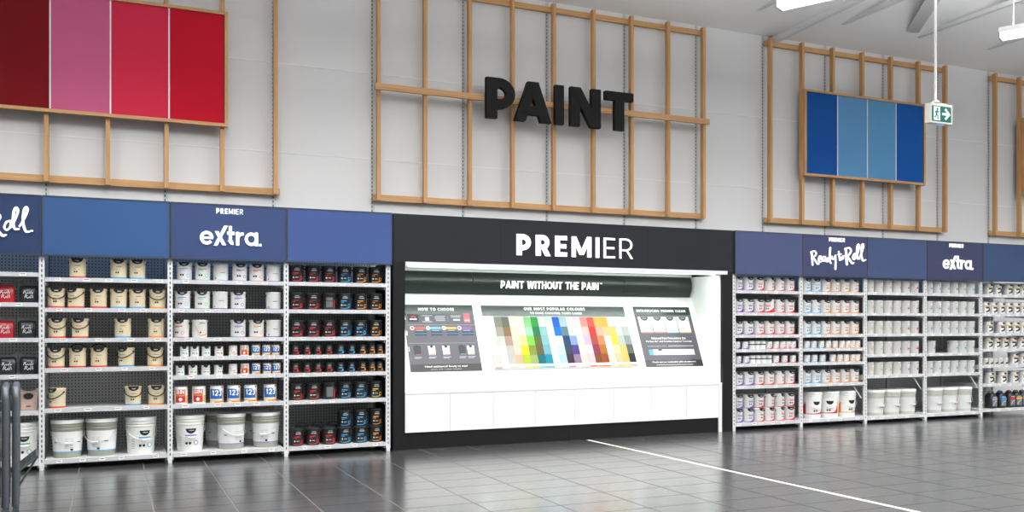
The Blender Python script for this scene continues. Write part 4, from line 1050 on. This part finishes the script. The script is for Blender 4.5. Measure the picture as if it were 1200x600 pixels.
shelf_row(1, 2, [sm_(211, GRN, 'notch'), sm_(226, GRN, 'notch'), sm_(241, GRN, 'notch'), sm_(256, RED, 'notch', 20), sm_(273, ORA, 'diagonal'), pr(287, 'BIN', True), pr(300, '123', True), pr(313, '123', True), pr(324, '123', True)], G4)
shelf_row(1, 1, [pr(212, 'BIN'), pr(233, 'BIN'), pr(254, '123'), pr(274, '123'), pr(293.5, '123'), pr(316.5, '123')], 'primer cans')
shelf_row(1, 0, [bu(222.5, '#e6e7e2', '', '#8a5fc0', 'badge', 'white bucket with purple print', 4), bu(256, '#a3a497', '#d8d9d8', '#8f86c4', 'wrapped', 'rear grey bucket', 10, .315), bu(271, '#a3a497', '#d8d9d8', '#8f86c4', 'wrapped', 'front grey bucket', 30), bu(299, '#a3a497', '#d8d9d8', '#8f86c4', 'wrapped', 'rear grey bucket', 30, .315), bu(312, '#a3a497', '#d8d9d8', '#8f86c4', 'wrapped', 'front grey bucket', -15)], GB)
G = 'black paint pails left of the display'
B6 = [RED, RED, RED, BLU, ORA, ORA]
XS = [347.5, 367.6, 387.4, 407, 428, 444.6]
shelf_row(2, 6, [bk(x, c, -4, h) for x, c, h in zip(XS, B6, (0, 1, 1, 1, 1, 1))], G)
shelf_row(2, 5, [bk(x, c, -4, h, tu) for x, c, h, tu in zip([347.5, 368.7, 387.4, 407.5, 427.5, 445], B6, (1, 1, 1, 0, 0, 1), (0, 0, 1, 0, 0, 0))], G)
shelf_row(2, 4, [bk(x, c, -4, h) for x, c, h in zip([347.5, 367.6, 387, 408, 427.5, 447], [RED, RED, RED, BLU, BLU, ORA], (0, 0, 1, 0, 0, 0))], G)
X9 = [346, 359.6, 372, 385, 398.6, 411.5, 424.4, 435.5, 447]; C9 = [RED] * 4 + [BLU] * 2 + [ORA] * 3
shelf_row(2, 3, [sm_(x, c, 'black') for x, c in zip(X9, C9)], 'small black cans')
shelf_row(2, 2, [sm_(x, c, 'black') for x, c in zip(X9, C9)], 'small black cans')
shelf_row(2, 1, [bk(354, RED), bk(373, RED), bk(390, RED, 0, 0, True), bk(408.7, BLU), bk(427.7, BLU), bk(446, YEL)], G)
shelf_row(2, 0, [bk(x, c, 0, h) for x, c, h in zip([349, 368.5, 386.5, 409.5, 428, 447.5], [RED, RED, RED, BLU, BLU, ORA], (2, 2, 2, 0, 0, 0))], G, 'lower layer')
shelf_row(2, 0, [bk(x, RED, 0, 2)[:7] + (.22,) for x in (354, 372, 390)], G, 'rear row')
shelf_row(2, 0, [bk(x, c) for x, c in zip([409.5, 428, 447.5], [BLU, BLU, ORA])], G, 'upper layer', .1922)
G = 'purple and red striped pails'
def sw(xs, cs, k, lev, turns=None, layer=None, lift=0.0): shelf_row(k, lev, [wp(x, c, 'swoosh', (turns or [0] * 12)[i]) for i, (x, c) in enumerate(zip(xs, cs))], G, layer, lift)
PR = [PUR, PUR, RED, RED, RED, RED]; BO = [BLU, BLU, ORA, ORA, ORA, ORA]
sw([864.5, 877, 890, 904, 919, 932], PR, 7, 6, [0, 0, -8, 25, 18, 0])
sw([864.5, 876.8, 889.8, 903, 918.5, 932], PR, 7, 5, [0, 0, 0, -40, 15, -10])
sw([865, 877.5, 891, 905, 919.5, 932], PR, 7, 4)
shelf_row(7, 3, [sm_(863.4, PUR, 'swoosh'), sm_(872.7, PUR, 'swoosh')] + [sm_(x, PUR, 'belt') for x in (880.5, 887, 893.5)] + [sm_(x, RED, 'swoosh') for x in (901, 909, 918, 926, 934)], 'small cans right of the display')
shelf_row(7, 2, [sm_(864.7, PUR, 'swoosh'), sm_(873.8, PUR, 'swoosh')] + [sm_(x, PUR, 'belt') for x in (881, 887.5, 894, 900.5)] + [sm_(x, RED, 'swoosh') for x in (909, 919, 931)], 'small cans right of the display')
sw([865.6, 879.5, 892, 904.5, 920, 932], PR, 7, 1, [0, 0, 0, 0, 22, 0])
sw([865.6, 878, 890.7, 903.5, 917, 931], PR, 7, 0, [0, 0, 12, 10, 20, -12], 'lower layer')
sw([865.6, 878, 890.7, 903.5, 917, 931], PR, 7, 0, [0, 0, 0, 22, 20, -10], 'upper layer', .1922)
G = 'blue and orange striped pails'
sw([946.8, 960.3, 972.5, 984, 995, 1006], BO, 8, 6, [0, -8, 0, 0, 0, 0]); sw([946, 959.3, 972.8, 984, 994.6, 1006], BO, 8, 5, [0, 14, 0, 0, 0, 0]); sw([947.5, 960.5, 972.5, 984, 995, 1006], BO, 8, 4)
shelf_row(8, 3, [sm_(x, c, 'swoosh') for x, c in zip([945.3, 953.3, 962, 970, 978, 986, 993.6, 1001, 1009], [BLU] * 3 + [ORA] * 6)], 'small cans right of the display')
shelf_row(8, 2, [sm_(x, c, 'swoosh') for x, c in zip([945.3, 954, 963.5, 975.6, 983.6, 991, 998.5, 1006.5], [BLU] * 3 + [ORA] * 5)], 'small cans right of the display')
sw([948.5, 961.5, 973, 984, 995.3, 1007.5], BO, 8, 1)
shelf_row(8, 0, [bu(951.5, '#e9eae6', '', '#c4202c', 'swoosh', 'white bucket with red swoosh', -12), bu(972.5, '#e9eae6', '', '#c4202c', 'swoosh', 'white bucket with red swoosh', -32), bu(995, '#e9eae6', '', '#e68a2c', 'swoosh', 'white bucket with orange swoosh', 0)], GB)
GP = 'plain pails with small marks'
XC = [1022.5, 1033, 1043.2, 1054.3, 1064.6, 1075]; XD = [1089.6, 1099.8, 1110, 1121.4, 1132, 1142.2]
LG = '#c8c8c6'
for lev in (5, 4, 3, 2, 1):
    shelf_row(9, lev, [wp(x, c, 'mark', 12 if i == 3 else -6, 0, LG) for i, (x, c) in enumerate(zip(XC, [YEL] * 3 + [RED] * 3))], GP)
    xs, cs = XD, [BLU] * 3 + [GRN] * 3
    if lev == 2: xs, cs = [1089.6, 1122, 1132.5, 1142.5], [BLU, GRN, GRN, GRN]
    shelf_row(10, lev, [wp(x, c, 'mark', -6, 0, LG) for x, c in zip(xs, cs)], GP)
for k, xs, c in ((9, [1026, 1045.5, 1067], [RED, RED, BLU]), (10, [1094.7, 1113, 1134], [BLU, RED, GRN])):
    shelf_row(k, 0, [bu(x, '#b9bab0', '#cfd0ce', q, 'mark', 'grey bucket with %s mark' % CN[q], 0) for x, q in zip(xs, c)], GB)
GG = 'grey cans with gold band'
def gd(px, back=0): return (px, 'paint_can', 'paint can', tpl_gold(), 'grey can with gold band', .0865, 0, back)
shelf_row(11, 6, [gd(x) for x in (1157, 1167.3, 1188, 1196.5, 1206)], GG)
shelf_row(11, 5, [gd(x) for x in (1156.5, 1166, 1176.4, 1186, 1195.5, 1205.5)], GG)
shelf_row(11, 4, [gd(x) for x in (1157, 1174, 1183.5, 1197, 1206)], GG)
shelf_row(11, 3, [gd(x) for x in (1157, 1166, 1175.5, 1185, 1195.2)], GG)
shelf_row(11, 2, [sm_(x, YEL, 'gold', 0, '#c4c5c5') for x in (1154.5, 1160.2, 1166, 1171.8, 1177.6)] + [gd(1187), gd(1197.5)], GG)
shelf_row(11, 1, [gd(x) for x in (1158.6, 1173, 1187, 1198)], GG)
def jg(px, c, n): return (px, 'paint_jug', 'jug', tpl_jug(c), 'dark jug with %s label band' % n, .075, 0, .02)
shelf_row(11, 0, [jg(1161, '#8a9fb5', 'grey'), jg(1171.6, '#2f8fd0', 'blue'), jg(1182, '#c22c34', 'red'), jg(1193, '#d8a830', 'yellow'), jg(1203, '#8a9fb5', 'grey')], 'dark jugs')

# ------------------------------------------------------------------ hanging exit sign
t = thing('exit_sign', 'green running-man exit sign hanging on a white rod', 'exit sign', (8.985, 8.0, 3.88))
sh = mat('#c9c7bd', .45, name='cream_plastic'); EG = mat('#03564b', .5, spec=.2, emit=.12, name='lit_green'); EW = mat('#bcd8e2', .4, emit=.3, name='lit_pictogram')
M().box(0, .36, 0, .085, 0, .235).build('housing', sh, t)
M().rect(.022, .338, .022, .205, .0, .004).build('green_face', EG, t)
wf = M().rect(.045, .150, .032, .195, .004, .006).build('white_door', EW, t)
mm = M(); k = .006
mm.disc(.105, .165, .014, k, k + .002).ribbon([(.10, .148), (.088, .105)], .022, k, k + .002).ribbon([(.10, .145), (.125, .130), (.14, .138)], .009, k, k + .002)
mm.ribbon([(.098, .145), (.075, .135), (.068, .115)], .009, k, k + .002).ribbon([(.088, .105), (.112, .085), (.108, .055), (.125, .05)], .012, k, k + .002).ribbon([(.086, .105), (.078, .075), (.055, .068)], .012, k, k + .002)
mm.build('running_figure', EG, wf)
M().ribbon([(.185, .113), (.29, .113)], .03, .004, .006).ribbon([(.235, .175), (.300, .113), (.235, .052)], .03, .004, .006).build('arrow', EW, t)
M().box(.10, .29, .02, .07, .235, .25).build('mount_plate', sh, t)
M().lathe([(.05, .25), (.042, .27), (.02, .285)], 16, (.13, .045)).build('rod_cup', sh, t, smooth=40)
M().tube([(.13, .045, .28), (.13, .045, cz(8.045) - 3.88 + .01)], .016, 12).build('rod', mat('#efefec', .4, name='white_rod'), t, smooth=40)
M().box(.14, .25, .02, .06, -.014, 0).build('lamp_lens', mat('#9fb4e6', .3, emit=.4), t)

# ------------------------------------------------------------------ nested trolleys at the left edge
TR = mat('#595f64', .4, .4, noise=.08, scale=12, name='grey_trolley_steel')
def trolley(x, y, rz, label, tray):
    t = thing('trolley', label, 'trolley', (x, y, 0), (0, 0, rz), 'nested trolleys')
    hp = [(0, -.24, .12), (0, -.24, .90)] + [(0, -.24 + .09 - .09 * cos(radians(a)), .90 + .09 * sin(radians(a))) for a in range(15, 91, 15)]
    hp += [(0, .15 + .09 * sin(radians(a)), .90 + .09 * cos(radians(a))) for a in range(0, 91, 15)] + [(0, .24, .12)]
    M().tube(hp, .026, 10).build('hoop_handle', TR, t, smooth=40)
    mm = M()
    for i in range(1, 8): mm.tube([(0, -.24 + .06 * i, .14), (0, -.24 + .06 * i, .86)], .003, 5)
    for i in range(12): mm.tube([(0, -.24, .15 + .06 * i), (0, .24, .15 + .06 * i)], .003, 5)
    mm.build('wire_panel', TR, t)
    M().tube([(0, -.26, .12), (0, .26, .12)], .02, 8).build('base_bar', TR, t, smooth=40)
    for q in (-.24, .24):
        M().box(-.022, .022, q - .025, q + .025, .07, .105).build('castor_fork', TR, t)
        w = M().lathe([(.035, -.014), (.042, -.01), (.042, .01), (.035, .014)], 18).build('castor_wheel', RUBBER, t, (0, q, .042), smooth=40); w.rotation_euler = (0, pi / 2, 0)
    if tray:
        mm = M()
        for i in range(6): mm.tube([(.0, -.22 + .088 * i, .36), (.14, -.22 + .088 * i, .47)], .005, 5)
        for i in range(5): mm.tube([(.14 * i / 4, -.22, .36 + .11 * i / 4), (.14 * i / 4, .22, .36 + .11 * i / 4)], .004, 5)
        mm.build('wire_tray', TR, t)
        M().tube([(.0, -.22, .36), (.14, -.22, .47), (.14, .22, .47), (.0, .22, .36)], .010, 8).build('tray_rim', TR, t)
        M().tube([(.14, -.2, .47), (.02, -.2, .26)], .008, 6).build('tray_stay', TR, t)
    return t
trolley(-.655, 7.85, radians(4), 'grey steel hoop trolley with a wire tray, nearest the shelves', True)
trolley(-.72, 7.82, radians(4), 'grey steel hoop trolley nested second from the shelves', False)
trolley(-.785, 7.79, radians(4), 'grey steel hoop trolley cut off by the left edge', False)
